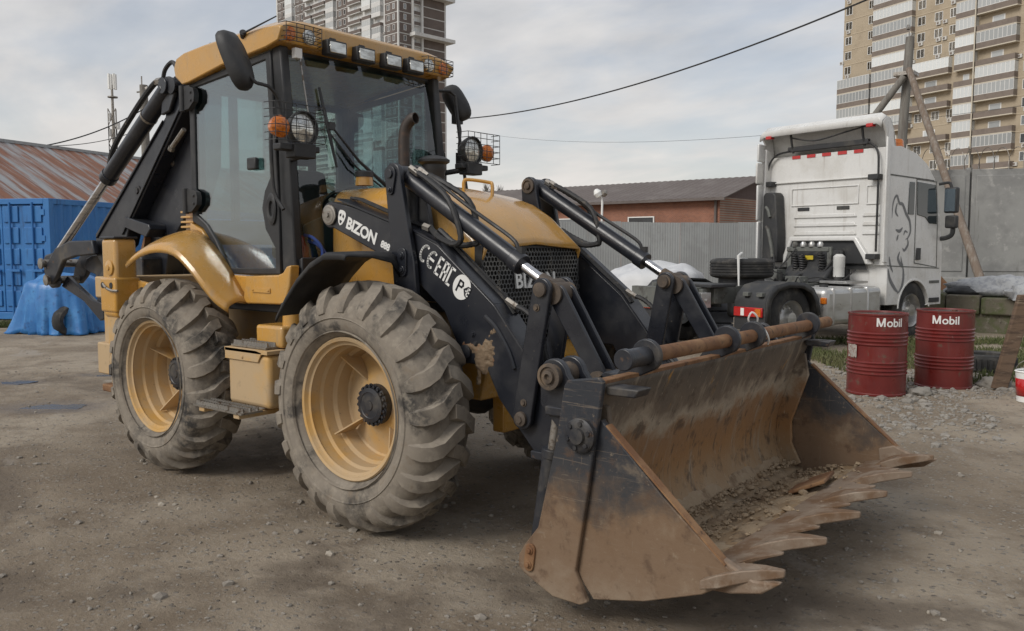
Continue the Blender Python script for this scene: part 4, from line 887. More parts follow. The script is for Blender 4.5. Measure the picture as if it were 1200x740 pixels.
# grille: perforated sheet
def gx(z): return .445 + (1.58-z)*.10
mb = MB(); p_ = .030; hx = p_*math.sqrt(3)/2; rI = .0130; rO = p_/math.sqrt(3)
j = 0; z = 1.02
while z < 1.585:
    y = -.455 + (p_/2 if j % 2 else 0); wd = .455
    while y < .456:
        vs = []
        for rr in (rO, rI):
            for k in range(6):
                a = R(30+60*k); yy = max(-.47, min(.47, y+rr*math.cos(a))); zz = z+rr*math.sin(a); vs.append((gx(zz), yy, zz))
        mb.add(vs, [(k, (k+1) % 6, 6+(k+1) % 6, 6+k) for k in range(6)]); y += p_
    z += hx; j += 1
GR = mb.build('grille', mat('perforated_sheet', (.075,.077,.078), [((.13,.125,.115), 5, .45, .65)], rough=.45, metal=.5), LD, solid=.005, smooth=False)
mb = MB(); mb.box((.36,-.46,1.02),(.40,.46,1.58)); mb.build('radiator', mat('radiator_core', (.02,.02,.02), [((.06,.055,.05), (2,2,60), .45,.6)], rough=.8), LD)
mb = MB(); mb.ring([(-.475,1.0),(.475,1.0),(.475,1.595),(-.475,1.595)], [(-.455,1.02),(.455,1.02),(.455,1.575),(-.455,1.575)], .40, .455, 'x'); mb.build('grille_frame', M['plastic'], GR, .004)
mb = MB(); mb.ring([(-.30,1.10),(.22,1.10),(.22,1.56),(-.30,1.56)], [(-.285,1.115),(.205,1.115),(.205,1.545),(-.285,1.545)], .40, .43, 'x'); mb.build('radiator_bracket', M['steel'], GR)
tb = place_text(text_mb('BIZON', .125, .006, .003, 1.06), (.482,-.21,1.345), (0,1,0), (-.10,0,1)); tb.build('lettering', mat('chrome_letter', (.66,.66,.64), rough=.35, metal=.3), GR)
# exhaust and air cleaner
mb = MB(); mb.tube(spl([(-.29,-.35,1.6),(-.29,-.35,2.0),(-.29,-.35,2.24),(-.275,-.345,2.32),(-.235,-.335,2.365),(-.205,-.33,2.37)],5), .033, 14, cap=False); mb.build('exhaust_pipe', mat('exhaust_steel', (.055,.045,.04), [((.12,.07,.045), 8, .5,.7)], rough=.6, metal=.4), LD, solid=.004)
mb = MB(); mb.cyl((-.02,-.54,1.40),(-.02,-.54,1.93),.055,n=24); mb.cyl((-.02,-.54,1.93),(-.02,-.50,1.99),.055,.02); mb.build('muffler', M['black_worn'], LD)
mb = MB(); mb.lathe([(.07,0),(.07,.42),(.075,.43),(.075,.47),(.10,.485),(.102,.50),(.07,.52),(.02,.53),(0,.53)], (-.22,-.16,1.63), n=28); mb.build('air_precleaner', M['plastic'], LD)
# ---------------- loader arms, levers and rams
ARM = circ(-.60,1.78,.082,170,80,6) + [(-.35,1.815),(-.03,1.715),(.12,1.675),(.31,1.60),(.725,1.28),(.90,1.075),(1.07,.85),(1.24,.56),(1.38,.40)] + circ(1.34,.32,.085,40,-140,8) + \
      [(1.06,.46),(.75,.79),(.66,.955)] + circ(.52,1.02,.065,-70,-200,6) + [(.36,1.23),(.12,1.41),(-.17,1.545)] + circ(-.60,1.78,.082,-75,-190,6)[0:6]
ARM_T = [(-.52,1.868),(-.03,1.718),(.12,1.678),(.31,1.603),(.725,1.283),(.90,1.078),(1.07,.853),(1.24,.563)]
PIN = {}
for s in (-1, 1):
    yo, yi = s*.68, s*.565; a, b = min(yo, yi), max(yo, yi)
    mb = MB(); mb.prism(ARM, a, b); A = mb.build('loader_arm', M['black'], LD, .008)
    # top flange plate
    mb = MB()
    for (x0, z0), (x1, z1) in zip(ARM_T[:-1], ARM_T[1:]):
        d = V((x1-x0, 0, z1-z0)); n_ = V((-d.z, 0, d.x)).normalized()*.010
        mb.add([(x0, a-.012, z0), (x1, a-.012, z1), (x1, b+.012, z1), (x0, b+.012, z0), (x0+n_.x, a-.012, z0+n_.z), (x1+n_.x, a-.012, z1+n_.z), (x1+n_.x, b+.012, z1+n_.z), (x0+n_.x, b+.012, z0+n_.z)],
               [(0,3,2,1),(4,5,6,7),(0,1,5,4),(1,2,6,5),(2,3,7,6),(3,0,4,7)])
    mb.build('top_flange', M['black'], A)
    mb = MB(); mb.cyl((-.60, s*.55, 1.78), (-.60, s*.70, 1.78), .05, n=24); mb.lathe([(.062,0),(.062,.012),(.03,.02),(0,.02)], (-.60, s*.683, 1.78), (0,s,0), 24); bolt(mb, (-.60, s*.70, 1.78), (0,s,0), .018,.014); mb.build('pivot_pin', M['steel'], A)
    mb = MB(); mb.lathe([(.04,0),(.04,.014),(.02,.02),(0,.02)], (.52, s*.68, 1.02), (0,s,0), 20); bolt(mb, (.57,s*.68,1.12),(0,s,0),.012,.01); bolt(mb, (.59,s*.68,1.07),(0,s,0),.010,.01); mb.build('lift_ram_pin', M['black_worn'], A)
    # dried mud caked on the arm
    mb = MB(); NG = 46; hts = {}
    for i in range(NG+1):
        for j in range(NG+1):
            x = .46+.38*i/NG; z = .84+.40*j/NG; q = noise.fractal(V((x*9, z*9, 2.0+s)), 1, 2, 6)
            k_ = math.exp(-((x-.655)/.075)**2-((z-1.04)/.085)**2)+.75*math.exp(-((x-.64)/.05)**2-((z-.96)/.05)**2)+.6*math.exp(-((x-.545)/.05)**2-((z-1.05)/.03)**2)
            hts[i,j] = (x, z, k_ - .62 + .75*q + .25*noise.noise(V((x*45, z*45, 5.0))))
    for i in range(NG):
        for j in range(NG):
            c4 = [hts[i,j], hts[i+1,j], hts[i+1,j+1], hts[i,j+1]]
            if max(c[2] for c in c4) > 0: mb.add([(c[0], s*(.6805+max(-.002, min(.014, c[2]*.03))+(.004*noise.noise(V((c[0]*60,c[1]*60,0))) if c[2] > 0 else 0)), c[1]) for c in c4], [(0,1,2,3)])
    if not mb.v: mb.box((.6,s*.68,1.0),(.61,s*.69,1.01))
    mu = mb.build('caked_mud', mat('dry_mud', (.17,.12,.075), [((.24,.185,.125), 16, .5,.68), ((.16,.075,.035), 9, .56, .66)], rough=.95, bump=.5, bsc=90), A)
    # upright with ram pin
    for y0, y1 in ((.695,.73),(.515,.55)):
        up = [(.02,1.275),(.20,1.265)] + [(.175,1.5),(.075,1.95)] + circ(.01,1.995,.062,0,180,8) + [(-.045,1.9),(-.005,1.55)]
        mb = MB(); mb.prism(up, min(s*y0,s*y1), max(s*y0,s*y1)); U = mb.build('upright', M['black'], LD, .006)
        if y0 < .6:
            mb = MB(); mb.lathe([(.05,0),(.05,.012),(.036,.014),(.034,.006),(.022,.006),(.02,.02),(0,.022)], (.01, s*.515, 1.995), (0,-s,0), 24); mb.build('pin_head', M['grime'], U)
        if y0 > .6:
            mb = MB(); mb.prism(circ(.09,1.45,.035,-180,0,6)+circ(.09,1.545,.035,0,180,6), min(s*.7305,s*.742), max(s*.7305,s*.742)); bolt(mb,(.09,s*.742,1.455),(0,s,0),.016); bolt(mb,(.09,s*.742,1.535),(0,s,0),.016); mb.prism(circ(.0,1.90,.024,-180,0,6)+circ(.0,1.995,.045,0,180,6), min(s*.7305,s*.742), max(s*.7305,s*.742)); mb.cyl((0,s*.70,1.995),(0,s*.752,1.995),.026); bolt(mb,(0,s*.742,1.905),(0,s,0),.012); mb.build('pin_plate', M['black'], U, .003)
    # tilt ram
    p0, p1 = V((0, s*.622, 1.995)), V((1.06, s*.622, 1.375)); d = (p1-p0).normalized(); Lg = (p1-p0).length
    mb = MB(); mb.tube([p0, p0+d*.06], [.05,.05], 18); mb.tube([p0+d*.05, p0+d*.94], [.049,.049], 22); mb.tube([p0+d*.93, p0+d*1.0], [.056,.056], 22); mb.cyl(p0+V((0,-.06,0)), p0+V((0,.06,0)), .052, n=20); C = mb.build('tilt_ram', M['black'], LD, .003)
    mb = MB(); mb.tube([p0+d*.99, p1-d*.03], [.027,.027], 18); mb.build('piston_rod', M['chrome'], C)
    mb = MB(); mb.cyl(p1+V((0,-.055,0)), p1+V((0,.055,0)), .052, n=20); mb.tube([p1-d*.09, p1], [.038,.045], 16); mb.build('rod_eye', M['grime'], C)
    up_ = V((-d.z*-1*-1, 0, d.x)); up_ = V((-d.z, 0, d.x)).normalized()
    # ram pipes and hoses
    mb = MB(); mb.tube(spl([p0+d*.10+up_*.06+V((0,s*-.01,0)), p0+d*.16+up_*.085, p0+d*.55+up_*.08, p0+d*.86+up_*.085, p0+d*.93+up_*.06, p0+d*.955+up_*.05], 4), .011, 8); mb.obox(p0+d*.955+up_*.055, (.035,.03,.05)); mb.build('ram_pipe', M['hose'], C)
    hoses = [[p0+d*.07+up_*.065+V((0,s*.02,0)), p0+d*.22+up_*.075+V((0,s*.03,0)), p0+d*.42+up_*.06+V((0,s*.05,0)), p0+d*.56+V((0,s*.055,-.07)), V((.42,s*.665,1.60)), V((.30,s*.66,1.64)), V((.20,s*.63,1.70))],
             [p0+d*.12+up_*.08, p0+d*.30+up_*.10+V((0,s*-.02,0)), p0+d*.50+up_*.09+V((0,s*-.03,0)), p0+d*.62+V((0,s*-.03,-.05)), V((.50,s*.60,1.60)), V((.38,s*.60,1.60)), V((.25,s*.60,1.68))]]
    for hp in hoses:
        P_ = spl(hp, 8); mb = MB(); mb.tube(P_, [.0155 + (.0025 if k % 2 else 0) for k in range(len(P_))], 8); mb.build('hydraulic_hose', M['hose'], C)
    mb = MB(); 
    for hp in hoses: mb.tube([hp[0]-d*.03, hp[0]+d*.05], [.02,.02], 6)
    mb.tube([V((.17,s*.64,1.70)), V((.22,s*.64,1.685))], .022, 6); mb.build('hose_fitting', M['steel'], C)
    # pipes along the arm top
    for dy, nm in ((.0,'arm_pipe'),(-.03,'arm_pipe')):
        mb = MB(); yy = s*(.60+dy); mb.tube([(-.50,yy,1.885),(-.42,yy,1.872),(-.03,yy,1.745),(.12,yy,1.702),(.31,yy,1.628),(.56,yy,1.435),(.725,yy,1.31),(.79,yy,1.235)], .009, 7); mb.build(nm, M['hose'], A)
    P_ = spl([(.78,s*.60,1.28),(.87,s*.60,1.25),(.96,s*.60,1.17),(1.0,s*.60,1.02),(1.04,s*.58,.93),(1.12,s*.57,.86)], 8)
    mb = MB(); mb.tube(P_, [.013+(.003 if k % 2 else 0) for k in range(len(P_))], 8); mb.build('hydraulic_hose', M['hose'], A)
    mb = MB(); mb.tube([(.74,s*.60,1.305),(.81,s*.60,1.27)], .018, 6); mb.build('hose_fitting', M['steel'], A)
    mb = MB(); mb.tube(spl([(.66,s*.684,1.22),(.74,s*.686,1.16),(.82,s*.686,1.05),(.86,s*.686,.96)],5), .012, 7); mb.build('weld_rib', M['black'], A)
    # lift ram inside
    mb = MB(); mb.cyl((-.45,s*.62,1.18),(.05,s*.62,1.10),.05); mb.cyl((.05,s*.62,1.10),(.52,s*.62,1.02),.028); mb.build('lift_ram', M['black'], LD)
    # bell crank
    for y0, y1 in ((.700,.728),(.512,.540)):
        cr_ = circ(1.06,1.375,.058,-20,190,10) + [(.885,.75)] + circ(.94,.72,.060,170,370,10)
        mb = MB(); mb.prism(cr_, min(s*y0,s*y1), max(s*y0,s*y1)); K = mb.build('bell_crank', M['black'], LD, .006)
        if y0 < .6:
            mb = MB(); mb.lathe([(.042,0),(.042,.012),(.028,.014),(.026,.006),(.016,.02),(0,.022)], (1.06,s*.512,1.375), (0,-s,0), 20); mb.build('pin_head', M['grime'], K)
        if y0 > .6:
            mb = MB(); mb.lathe([(.036,0),(.036,.016),(.02,.022),(0,.022)], (1.06,s*.728,1.375), (0,s,0), 20); bolt(mb,(1.05,s*.728,1.375),(0,s,0),.018,.02); mb.lathe([(.036,0),(.036,.016),(.02,.022),(0,.022)], (.94,s*.728,.715), (0,s,0), 20); bolt(mb,(.94,s*.73,.715),(0,s,0),.022,.026); bolt(mb,(1.035,s*.728,1.285),(0,s,0),.013,.012); bolt(mb,(.955,s*.728,.80),(0,s,0),.013,.012); mb.build('pin_head', M['grime'], K)
    mb = MB(); mb.cyl((1.06,s*.48,1.375),(1.06,s*.74,1.375),.034); mb.cyl((.94,s*.50,.72),(.94,s*.74,.72),.034); mb.build('crank_pin', M['grime'], LD)
    # tipping link
    for y0, y1 in ((.655,.675),(.57,.59)):
        lk = circ(1.12,1.345,.055,20,200,8) + [(1.315,.96)] + circ(1.37,.95,.055,190,370,8)
        mb = MB(); mb.prism(lk, min(s*y0,s*y1), max(s*y0,s*y1)); mb.build('tipping_link', M['black'], LD, .005)
    mb = MB(); mb.cyl((1.10,s*.55,1.355),(1.10,s*.69,1.355),.055); mb.cyl((1.37,s*.54,.95),(1.37,s*.70,.95),.045); mb.build('link_bush', M['grime'], LD)
mb = MB(); mb.cyl((1.04,-.57,.80),(1.04,.57,.80),.085,n=24); mb.build('cross_tube', M['black_worn'], LD)
# lettering on the near arm
xd = V((.93,0,-.37)).normalized(); yd = V((.37,0,.93)).normalized()
def arm_text(s, x, z, size, off=.002, sp=1.0, nm='lettering', xd_=None):
    X = xd_ or xd; Y = V((-X.z, 0, X.x)); tb = place_text(text_mb(s, size, .001, off, sp), (x, -.6815, z), X, Y); return tb.build(nm, M['white_letter'], A0)
A0 = [o for o in LD.children if o.name.startswith('loader_arm')][0]
arm_text('BIZON', -.458, 1.703, .096, .0035, .95); arm_text('888', -.150, 1.588, .056, .002, .92)
# far arm lettering reads along the other side
# bull head emblem: a shield with dark marks
mb = MB(); O = V((-.495,-.6815,1.757)); 
def dec(pts, mb, o=0): mb.prism([( O.x+xd.x*p[0]+yd.x*p[1], O.z+xd.z*p[0]+yd.z*p[1]) for p in pts], -.6825-o, -.680-o)
dec([(-.035,.03),(-.028,.045),(-.01,.05),(.012,.05),(.028,.042),(.034,.025),(.03,-.005),(.018,-.032),(0,-.045),(-.018,-.032),(-.03,-.005)], mb); mb.build('emblem', M['white_letter'], A0)
mb = MB(); dec([(-.022,.02),(-.008,.03),(-.006,.012),(-.018,.006)], mb, .0012); dec([(.022,.02),(.008,.03),(.006,.012),(.018,.006)], mb, .0012); dec([(-.012,-.012),(.012,-.012),(.006,-.03),(-.006,-.03)], mb, .0012); mb.build('emblem_mark', M['black'], A0)
# conformity marks drawn as strokes along the arm
def strokes(mb, segs, ox, oz, X, w=.011):
    Y = V((-X.z, 0, X.x))
    for sg in segs:
        P2 = [V((ox,0,oz)) + X*a + Y*b for a, b in sg]
        for p, q in zip(P2[:-1], P2[1:]):
            d = (q-p); 
            if d.length < 1e-5: continue
            t = d.normalized()*w*.25; n_ = V((-d.z,0,d.x)).normalized()*w/2; p = p-t; q = q+t
            mb.prism([((p+n_).x,(p+n_).z),((q+n_).x,(q+n_).z),((q-n_).x,(q-n_).z),((p-n_).x,(p-n_).z)], -.6828, -.6795)
def arc(cx, cy, r, a0, a1, n=10): return [(cx+r*math.cos(R(a0+(a1-a0)*i/n)), cy+r*math.sin(R(a0+(a1-a0)*i/n))) for i in range(n+1)]
Xm = V((.85,0,-.53)).normalized(); h = .095
mb = MB()
def glyph(mb, segs, cx, cz, w=.0135):
    strokes(mb, [[(a, b) for a, b in sg] for sg in segs], cx, cz, Xm, w)
def ell(a0, a1, rx=.030, ry=.046, n=12): return [(rx*math.cos(R(a0+(a1-a0)*i/n)), ry*math.sin(R(a0+(a1-a0)*i/n))) for i in range(n+1)]
glyph(mb, [ell(62,298)], .215, 1.548); glyph(mb, [ell(62,298), [(-.028,0),(.014,0)]], .272, 1.512)
hh = .048; E_ = [[(.014,-hh),(-.013,-hh),(-.013,hh),(.014,hh)],[(-.013,0),(.010,0)]]; Aa = [[(-.014,-hh),(-.014,hh),(.014,hh),(.014,-hh)],[(-.014,-.004),(.014,-.004)]]; Cc = [[(.013,-hh),(-.013,-hh),(-.013,hh),(.013,hh)]]
for q, g_ in enumerate((E_, Aa, Cc)): glyph(mb, g_, .326+q*.0425, 1.478-q*.0275, .0125)
mb.build('conformity_mark', M['white_letter'], A0)
mb = MB(); oc = V((.492,0,1.368)); Ym = V((-Xm.z,0,Xm.x))
el = [oc + Xm*(.064*math.cos(R(a))) + Ym*(.070*math.sin(R(a))) for a in range(0, 360, 12)]
mb.prism([(p.x,p.z) for p in el], -.6822, -.680); mb.build('conformity_mark', M['white_letter'], A0)
mb = MB(); strokes(mb, [[(-.02,-.035),(-.02,.03),(.005,.03),(.012,.015),(.005,.0),(-.02,0)]], oc.x-.006, oc.z+.002, Xm, .011); mb.v = [(x, y-.0012, z) for x, y, z in mb.v]; mb.build('conformity_mark', M['black'], A0)
wd = [oc+Xm*.016+Ym*.0, oc+Xm*.040+Ym*.030, oc+Xm*.066+Ym*.034, oc+Xm*.066-Ym*.034, oc+Xm*.040-Ym*.030]
mb = MB(); mb.prism([(p.x,p.z) for p in wd], -.6829, -.680); mb.build('conformity_mark', M['black'], A0)
mb = MB(); strokes(mb, [[(.036,0),(.062,0)],[(.048,-.02),(.048,.02)],[(.048,.02),(.060,.02)],[(.048,-.02),(.060,-.02)]], oc.x, oc.z, Xm, .008); mb.v = [(x, y-.0010, z) for x, y, z in mb.v]; mb.build('conformity_mark', M['white_letter'], A0)

# ---------------- four-in-one bucket
def zmat(name, bands, scr, zs, rough=.7, bump=.3, nsc=3.0, namp=.30, stretch=(1,1,1)):
    '''paint worn to rust by digging: colour bands by height with a ragged noise border, plus scratches'''
    m = bpy.data.materials.new(name); m.use_nodes = True; t = m.node_tree; n = t.nodes; l = t.links; b = n['Principled BSDF']; b.inputs['Roughness'].default_value = rough
    tcn = n.new('ShaderNodeTexCoord'); sp_ = n.new('ShaderNodeSeparateXYZ'); l.new(tcn.outputs['Object'], sp_.inputs[0])
    def nz(sc, det=8, ro=.65, rot=0):
        mpn = n.new('ShaderNodeMapping'); mpn.inputs['Rotation'].default_value = (0,rot,0); mpn.inputs['Scale'].default_value = sc if isinstance(sc, tuple) else (sc,sc,sc); l.new(tcn.outputs['Object'], mpn.inputs[0])
        q = n.new('ShaderNodeTexNoise'); q.inputs['Scale'].default_value = 1; q.inputs['Distortion'].default_value = .9 if rot else .2; q.inputs['Detail'].default_value = det; q.inputs['Roughness'].default_value = ro; l.new(mpn.outputs[0], q.inputs['Vector']); return q.outputs['Fac']
    f = n.new('ShaderNodeMapRange'); l.new(sp_.outputs[2], f.inputs['Value']); f.inputs['From Min'].default_value = zs[0]; f.inputs['From Max'].default_value = zs[1]; f.clamp = False
    sb = n.new('ShaderNodeMath'); sb.operation = 'SUBTRACT'; l.new(nz(tuple(nsc*q for q in stretch)), sb.inputs[0]); sb.inputs[1].default_value = .5
    ad = n.new('ShaderNodeMath'); ad.operation = 'MULTIPLY_ADD'; l.new(sb.outputs[0], ad.inputs[0]); ad.inputs[1].default_value = namp*3; l.new(f.outputs[0], ad.inputs[2])
    cr_ = n.new('ShaderNodeValToRGB'); el = cr_.color_ramp.elements
    while len(el) > 1: el.remove(el[-1])
    el[0].position = bands[0][0]; el[0].color = (*bands[0][1], 1)
    for p, c in bands[1:]: e2 = el.new(p); e2.color = (*c, 1)
    l.new(ad.outputs[0], cr_.inputs['Fac']); col = cr_.outputs[0]
    for c, sc, lo, hi, mx in scr:
        r = n.new('ShaderNodeMapRange'); r.interpolation_type = 'SMOOTHSTEP'; l.new(nz(sc, rot=(.35,-.7,1.1,0,0,0,0)[scr.index((c, sc, lo, hi, mx))] if name == 'bucket_outside' else 0), r.inputs['Value']); r.inputs['From Min'].default_value = lo; r.inputs['From Max'].default_value = hi; r.inputs['To Max'].default_value = mx
        x = n.new('ShaderNodeMix'); x.data_type = 'RGBA'; l.new(r.outputs[0], x.inputs['Factor']); l.new(col, x.inputs['A']); x.inputs['B'].default_value = (*c, 1); col = x.outputs['Result']
    l.new(col, b.inputs['Base Color']); bp = n.new('ShaderNodeBump'); bp.inputs['Strength'].default_value = bump; bp.inputs['Distance'].default_value = .004; l.new(nz(45), bp.inputs['Height']); l.new(bp.outputs[0], b.inputs['Normal']); return m
M['bk_out'] = zmat('bucket_outside', [(0,(.25,.195,.14)),(.16,(.185,.125,.08)),(.38,(.165,.105,.062)),(.47,(.085,.062,.046)),(.56,(.032,.033,.037)),(.78,(.020,.023,.030))], [((.22,.175,.13),(3,3,80),.60,.68,.5),((.21,.17,.125),(80,4,5),.61,.69,.45),((.22,.18,.13),(6,50,70),.62,.70,.5),((.27,.215,.15),24,.60,.70,.5),((.085,.05,.03),11,.52,.68,.75),((.25,.19,.13),5,.56,.72,.5)], (.08,1.06), .6, .35, 3.4, .24)
M['bk_in'] = zmat('bucket_inside', [(0,(.33,.255,.17)),(.20,(.28,.185,.10)),(.42,(.265,.14,.055)),(.60,(.235,.135,.068)),(.68,(.34,.285,.215)),(.77,(.15,.115,.083)),(.95,(.095,.078,.062))], [((.28,.23,.17),(8,13,1.8),.52,.68,.7),((.40,.20,.035),(5,7,1.6),.62,.70,.8),((.06,.04,.028),9,.52,.68,.75),((.34,.29,.22),(45,60,14),.62,.68,.5),((.05,.04,.03),(26,30,5),.58,.66,.7)], (.15,1.04), .7, .45, 4.0, .16)
M['bk_edge'] = mat('worn_cutting_edge', (.225,.17,.125), [((.15,.088,.048), 5, .42, .62, .8), ((.30,.245,.19), 16, .52, .72, .8), ((.07,.05,.035), 12, .60, .72, .9, .7)], rough=.68, metal=.1, bump=.3, bsc=50)
M['soil'] = mat('packed_soil', (.33,.25,.165), [((.19,.13,.08), 7, .50, .70), ((.37,.30,.21), 30, .50, .75)], rough=.97, bump=.8, bsc=70, bdist=.01)
BK = bpy.data.objects.new('bucket', None)
HWB = 1.165
prof_in = spl([(1.712,0,1.035),(1.66,0,.90),(1.585,0,.70),(1.535,0,.52),(1.53,0,.37),(1.585,0,.245),(1.69,0,.185)], 5)
prof_out = [(p.x-.026, p.z-.012) for p in prof_in]
mb = MB(); rows = [[(p.x, y, p.z) for p in prof_in] for y in [(-HWB+2*HWB*k/24) for k in range(25)]]; mb.grid(rows)
BK = mb.build('bucket', M['bk_in'], LD, solid=.028)
mb = MB(); mb.box((1.672,-HWB,1.028),(1.725,HWB,1.046)); mb.build('top_lip', M['rust'], BK, .004)
mb = MB(); mb.prism([(1.35,.95),(1.42,1.0),(1.65,.98),(1.55,.70),(1.50,.50),(1.36,.42)], -.70, -.54); mb.prism([(1.35,.95),(1.42,1.0),(1.65,.98),(1.55,.70),(1.50,.50),(1.36,.42)], .54, .70); mb.prism([(1.26,.30),(1.36,.42),(1.52,.5),(1.55,.2),(1.34,.22)], -.80,-.50); mb.prism([(1.26,.30),(1.36,.42),(1.52,.5),(1.55,.2),(1.34,.22)], .50,.80); mb.box((1.40,-HWB+.02,.86),(1.60,HWB-.02,.90)); mb.build('hinge_bracket', M['black_worn'], BK, .006)
for s in (-1, 1):
    rp = [(1.545,1.01),(1.56,1.035),(1.715,1.06),(1.735,1.045),(1.735,1.02),(1.66,.55),(1.605,.23),(1.668,.112),(1.63,.090),(1.49,.09),(1.335,.155),(1.30,.185),(1.305,.235),(1.335,.285),(1.41,.38),(1.50,.75)]
    mb = MB(); mb.prism(rp, min(s*1.179,s*1.205), max(s*1.179,s*1.205)); PL = mb.build('rear_side_plate', M['bk_out'], BK, .006)
    mb = MB(); mb.lathe([(.072,0),(.072,.02),(.06,.028),(.035,.03),(.033,.045),(0,.047)], (1.635,s*1.204,.815), (0,s,0), 28)
    for k in range(6): a_ = 2*math.pi*k/6+.3; bolt(mb, (1.635+.052*math.cos(a_), s*1.225, .815+.052*math.sin(a_)), (0,s,0), .011,.016)
    mb.build('pivot_hub', M['black_worn'], PL)
    mb = MB(); mb.prism(circ(1.365,.20,.026,-180,0,6)+circ(1.375,.275,.026,0,180,6), min(s*1.20,s*1.215), max(s*1.20,s*1.215)); bolt(mb,(1.366,s*1.215,.205),(0,s,0),.012); bolt(mb,(1.374,s*1.215,.27),(0,s,0),.012); mb.build('pin_plate', M['rust'], PL, .003)
    mb = MB(); mb.prism([(1.725,.985),(1.86,.985),(1.88,1.02),(1.725,1.02)], min(s*1.06,s*1.165), max(s*1.06,s*1.165)); mb.build('stop_lug', M['black_worn'], BK, .006)
# the opening jaw
clam = [(1.70,.172),(1.80,.20),(2.05,.272),(2.20,.318),(2.24,.330)]
NX = 22
mb = MB(); rows = []
for k in range(49):
    y = -HWB+.012+(2*HWB-.024)*k/48; rows.append([(clam[0][0]+(clam[-1][0]-clam[0][0])*i/NX, y, clam[0][1]+(clam[-1][1]-clam[0][1])*i/NX + .006*math.sin(y*9+i)) for i in range(NX+1)])
mb.grid(rows); JAW = mb.build('jaw_floor', M['bk_in'], BK, solid=.025)
for s in (-1, 1):
    fp = [(1.71,.885),(1.735,.86),(2.0,.615),(2.235,.425),(2.30,.385),(2.31,.36),(2.17,.27),(1.92,.175),(1.68,.118),(1.585,.225),(1.60,.50),(1.63,.80)]
    mb = MB(); mb.prism(fp, min(s*1.145,s*1.176), max(s*1.145,s*1.176)); SP = mb.build('jaw_side_plate', M['bk_out'], JAW, .005)
    mb = MB(); mb.prism([(2.15,.40),(2.235,.43),(2.37,.375),(2.47,.385),(2.40,.33),(2.28,.30),(2.16,.29)], min(s*1.13,s*1.172), max(s*1.13,s*1.172)); mb.build('corner_cutter', M['bk_edge'], JAW, .008)
    # edge strip along the slope
    mb = MB(); p, q = V((1.735,0,.86)), V((2.26,0,.405)); n_ = V((-(q-p).z,0,(q-p).x)).normalized()*.008
    mb.prism([(p.x,p.z),(q.x,q.z),(q.x+n_.x,q.z+n_.z),(p.x+n_.x,p.z+n_.z)], min(s*1.140,s*1.180), max(s*1.140,s*1.180)); mb.build('edge_strip', M['rust'], SP)
    # hook shaped inner edge of the rear shell, seen inside the bucket
    mb = MB(); mb.prism([(1.64,.95),(1.71,.93),(1.735,.80),(1.69,.66),(1.635,.50),(1.64,.36),(1.70,.24),(1.60,.19),(1.53,.35),(1.55,.6)], min(s*1.105,s*1.13), max(s*1.105,s*1.13)); mb.build('inner_cheek', M['bk_in'], BK, .006)
# cutting edge: saw plate with teeth
tips = [-1.12,-.68,-.25,.16,.61,1.06]; mids = [-.82,-.41,.01,.40,.83,1.2]
mb = MB(); edge = []
seq = sorted([(t, 2.345) for t in mids])
pts = [(2.08,-1.16)]
for y, x in seq: pts += [(2.215, y-.16), (2.255, y-.085), (2.295, y-.045), (x, y-.008), (x, y+.010), (2.295, y+.035), (2.255, y+.055), (2.215, y+.09)]
pts += [(2.08, 1.165)]
pts = [(p[0], max(-1.16, min(1.165, p[1]))) for p in pts]
def zf(x): return .172 + (x-1.70)*.292
top = [(x, y, zf(x)+.026-.016*max(0,(x-2.2)/.2)) for x, y in pts]; bot = [(x, y, zf(x)+.004) for x, y in pts]; n = len(pts)
mb.add(top+bot, [list(range(n)), list(range(2*n-1, n-1, -1))] + [(i, n+i, n+(i+1) % n, (i+1) % n) for i in range(n)])
mb.build('cutting_edge', M['bk_edge'], JAW, .004)
for y in tips:
    o = [(2.18,-.10),(2.25,-.095),(2.33,-.060),(2.40,-.036),(2.47,-.010),(2.465,.012),(2.39,.034),(2.32,.050),(2.25,.065),(2.18,.085)]
    th = [.018,.034,.036,.030,.016,.016,.028,.034,.034,.018]
    mb = MB(); n = len(o)
    t_ = [(x, y+dy, zf(x)+.012+t) for (x, dy), t in zip(o, th)]; b_ = [(x, y+dy, zf(x)-.006+.006*(x > 2.3)) for x, dy in o]
    ct = (2.28, y-.012, zf(2.28)+.046); cb = (2.28, y, zf(2.28)-.010)
    mb.add(t_+b_+[ct, cb], [(i, (i+1) % n, 2*n) for i in range(n)] + [(n+(i+1) % n, n+i, 2*n+1) for i in range(n)] + [(i, n+i, n+(i+1) % n, (i+1) % n) for i in range(n)])
    mb.build('tooth', M['bk_edge'], JAW, .005)
# fork shaft along the top
PX, PZ = 1.755, 1.122
mb = MB(); mb.cyl((PX,-1.06,PZ),(PX,1.36,PZ-.01),.034,n=24); SH = mb.build('fork_shaft', M['rust'], BK, .003)
mb = MB(); mb.cyl((PX,-1.085,PZ),(PX,-1.055,PZ),.046,n=24); mb.cyl((PX,-1.056,PZ),(PX,-.90,PZ),.041,n=24); mb.build('shaft_collar', M['black_worn'], SH, .004)
for y in (-.89,-.10,.21,1.02):
    pl = circ(PX,PZ,.072,-50,180,12) + [(1.55,.95),(1.58,.90),(1.70,1.02)]
    mb = MB(); mb.prism(pl, y-.014, y+.014); mb.build('shaft_eye', M['black_worn'], BK, .005)
mb = MB(); mb.tube(spl([(PX+.03,.25,PZ+.03),(PX+.045,.27,PZ-.02),(PX+.0,.29,PZ-.04),(PX-.03,.27,PZ+.02),(PX,.25,PZ+.042),(PX+.02,.22,PZ+.09),(PX,.19,PZ+.12),(PX-.02,.20,PZ+.07),(PX+.02,.28,PZ+.04),(PX+.045,.31,PZ-.02),(PX+.03,.34,PZ-.06)],4), .005, 5); mb.build('cord', M['white_letter'], SH)
